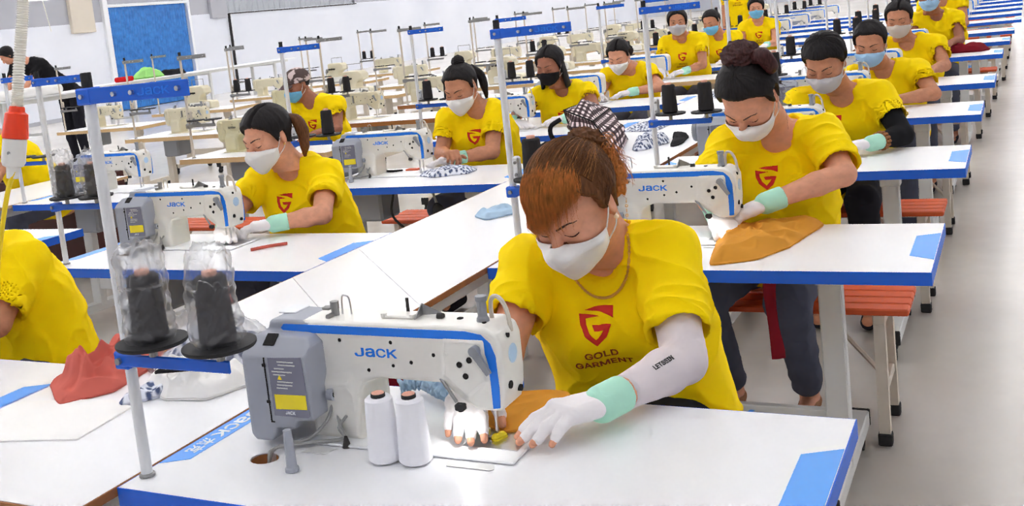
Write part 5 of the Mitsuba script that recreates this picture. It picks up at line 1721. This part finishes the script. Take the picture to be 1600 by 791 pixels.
person('person with cropped hair in a blue mask behind the looking-up person', (-2.71, 10.9, 1.16), (-2.80, 10.96, .99), (-2.50, 10.97, .99), yaw=-12, pitch=16, roll=-6, Nk=(-2.66, 10.98, 1.04), h=.01, hh=.007, sk='skin_tan', hair=[('hair', hair_cap(T=.014, seed=14), 'hair_black')], mmat='mask_blue', mask='pleat', mark_drop=.2)
person('person in a bright blue mask facing the camera, far end', (-2.58, 12.4, 1.22), (-2.735, 12.45, 1.02), (-2.415, 12.46, 1.02), yaw=10, pitch=4, Nk=(-2.57, 12.46, 1.09), h=.01, hh=.007, sk='skin_rose', hair=[('hair', cap_low, 'hair_black')], mmat='mask_blue', mask='pleat', lashes=False, eyes=True, mark_drop=.18)
person('standing person whose yellow shirt shows at the top edge', (-3.14, 14.25, 1.63), (-3.32, 14.25, 1.42), (-3.02, 14.25, 1.42), yaw=0, pitch=10, Pv=(-3.16, 14.27, 0.96), Ea=(-3.37, 14.20, 1.13), Eb=(-2.96, 14.15, 1.13), Wa=(-3.33, 14.05, 0.92), Wb=(-3.04, 13.95, 0.98), legs=[[(-3.25, 14.25, 0.92), (-3.25, 14.23, 0.45), (-3.25, 14.25, 0.09)], [(-3.08, 14.25, 0.92), (-3.08, 14.23, 0.45), (-3.08, 14.25, 0.09)]], h=.011, hh=.008, sk='skin_tan', hair=[('hair', cap0, 'hair_black')], gloves='', mark_drop=.16, standing=True)


def cap_extra(K, loc, *a):
    c = hair_cap(line=((0, 180), (.035, .0)), T=.014, seed=30, rough=.001, fade=.004)
    part(K, 'cap_crown', loc(c), 'camo', True)
    u, w = np.meshgrid(np.linspace(-1, 1, 15), np.linspace(0, 1, 7), indexing='ij')
    P = np.stack([u * .07, -.075 - (1 - u * u) * .028 - w * .062 * (1 - .55 * u * u), .04 - .012 * w - .014 * u * u], -1)
    part(K, 'cap_brim', loc(sheet(P[:, ::-1], .004)), 'camo', True)


person('person in a camouflage cap and blue mask beside the old machines', (-4.70, 6.55, 1.14), (-4.76, 6.6, .965), (-4.42, 6.63, .97), yaw=-22, pitch=16, Nk=(-4.63, 6.62, 1.03), Eb=(-4.36, 6.5, .79), h=.008, hh=.005, sk='skin_brown', hair=[('hair', hair_cap(line=((0, 60, 75, 84, 92, 108, 114, 180), (.08, .05, .01, .0, .02, .02, -.03, -.05)), T=.009, seed=15), 'hair_black')], mmat='mask_blue', mask='pleat', gloves='', extra=cap_extra, build=1.1, mark_drop=.2)
person('person in a yellow shirt cut off by the left edge', (-2.74, 2.0, 1.12), (-2.85, 2.10, .94), (-2.56, 2.12, .945), yaw=-15, pitch=30, Nk=(-2.70, 2.13, 1.0), Pv=(-2.65, 2.2, .585), Eb=(-2.53, 1.97, .79), h=.006, hh=.005, sk='skin_tan', hair=[('hair', cap0, 'hair_black')], build=1.15, bust=.9, sleeve_end=(.6, .8), gloves='', marks=False, hem=.1)
person('person in a yellow shirt at the left edge beyond the bundle table', (-6.05, 4.85, 1.18), (-6.15, 4.9, 1.0), (-5.87, 4.92, 1.0), yaw=-15, pitch=20, Pv=(-5.8, 5.1, .6), Eb=(-5.9, 4.77, .80), h=.009, hh=.006, sk='skin_rose', hair=[('hair', cap0, 'hair_black')], build=1.2, gloves='', marks=False, hem=.14)
person('person in black clothes bending over a table near the far left wall', (-12.16, 10.34, 1.68), (-12.12, 10.39, 1.50), (-11.81, 10.56, 1.50), yaw=-30, pitch=45, Nk=(-11.99, 10.51, 1.59), Pv=(-11.55, 10.78, 1.06), Ea=(-12.10, 10.23, 1.23), Eb=(-11.83, 10.29, 1.23), Wa=(-12.04, 10.12, 0.97), Wb=(-11.88, 10.07, 0.97), legs=[[(-11.66, 10.78, 1.00), (-11.66, 10.78, 0.46), (-11.66, 10.84, 0.09)], [(-11.46, 10.78, 1.00), (-11.46, 10.78, 0.46), (-11.46, 10.84, 0.09)]], h=.011, hh=.008, sk='skin_rose', hair=[('hair', cap_full, 'hair_black')], shirt='cloth_black', gloves='', marks=False, mask=None, trousers='trouser_dark', standing=True)
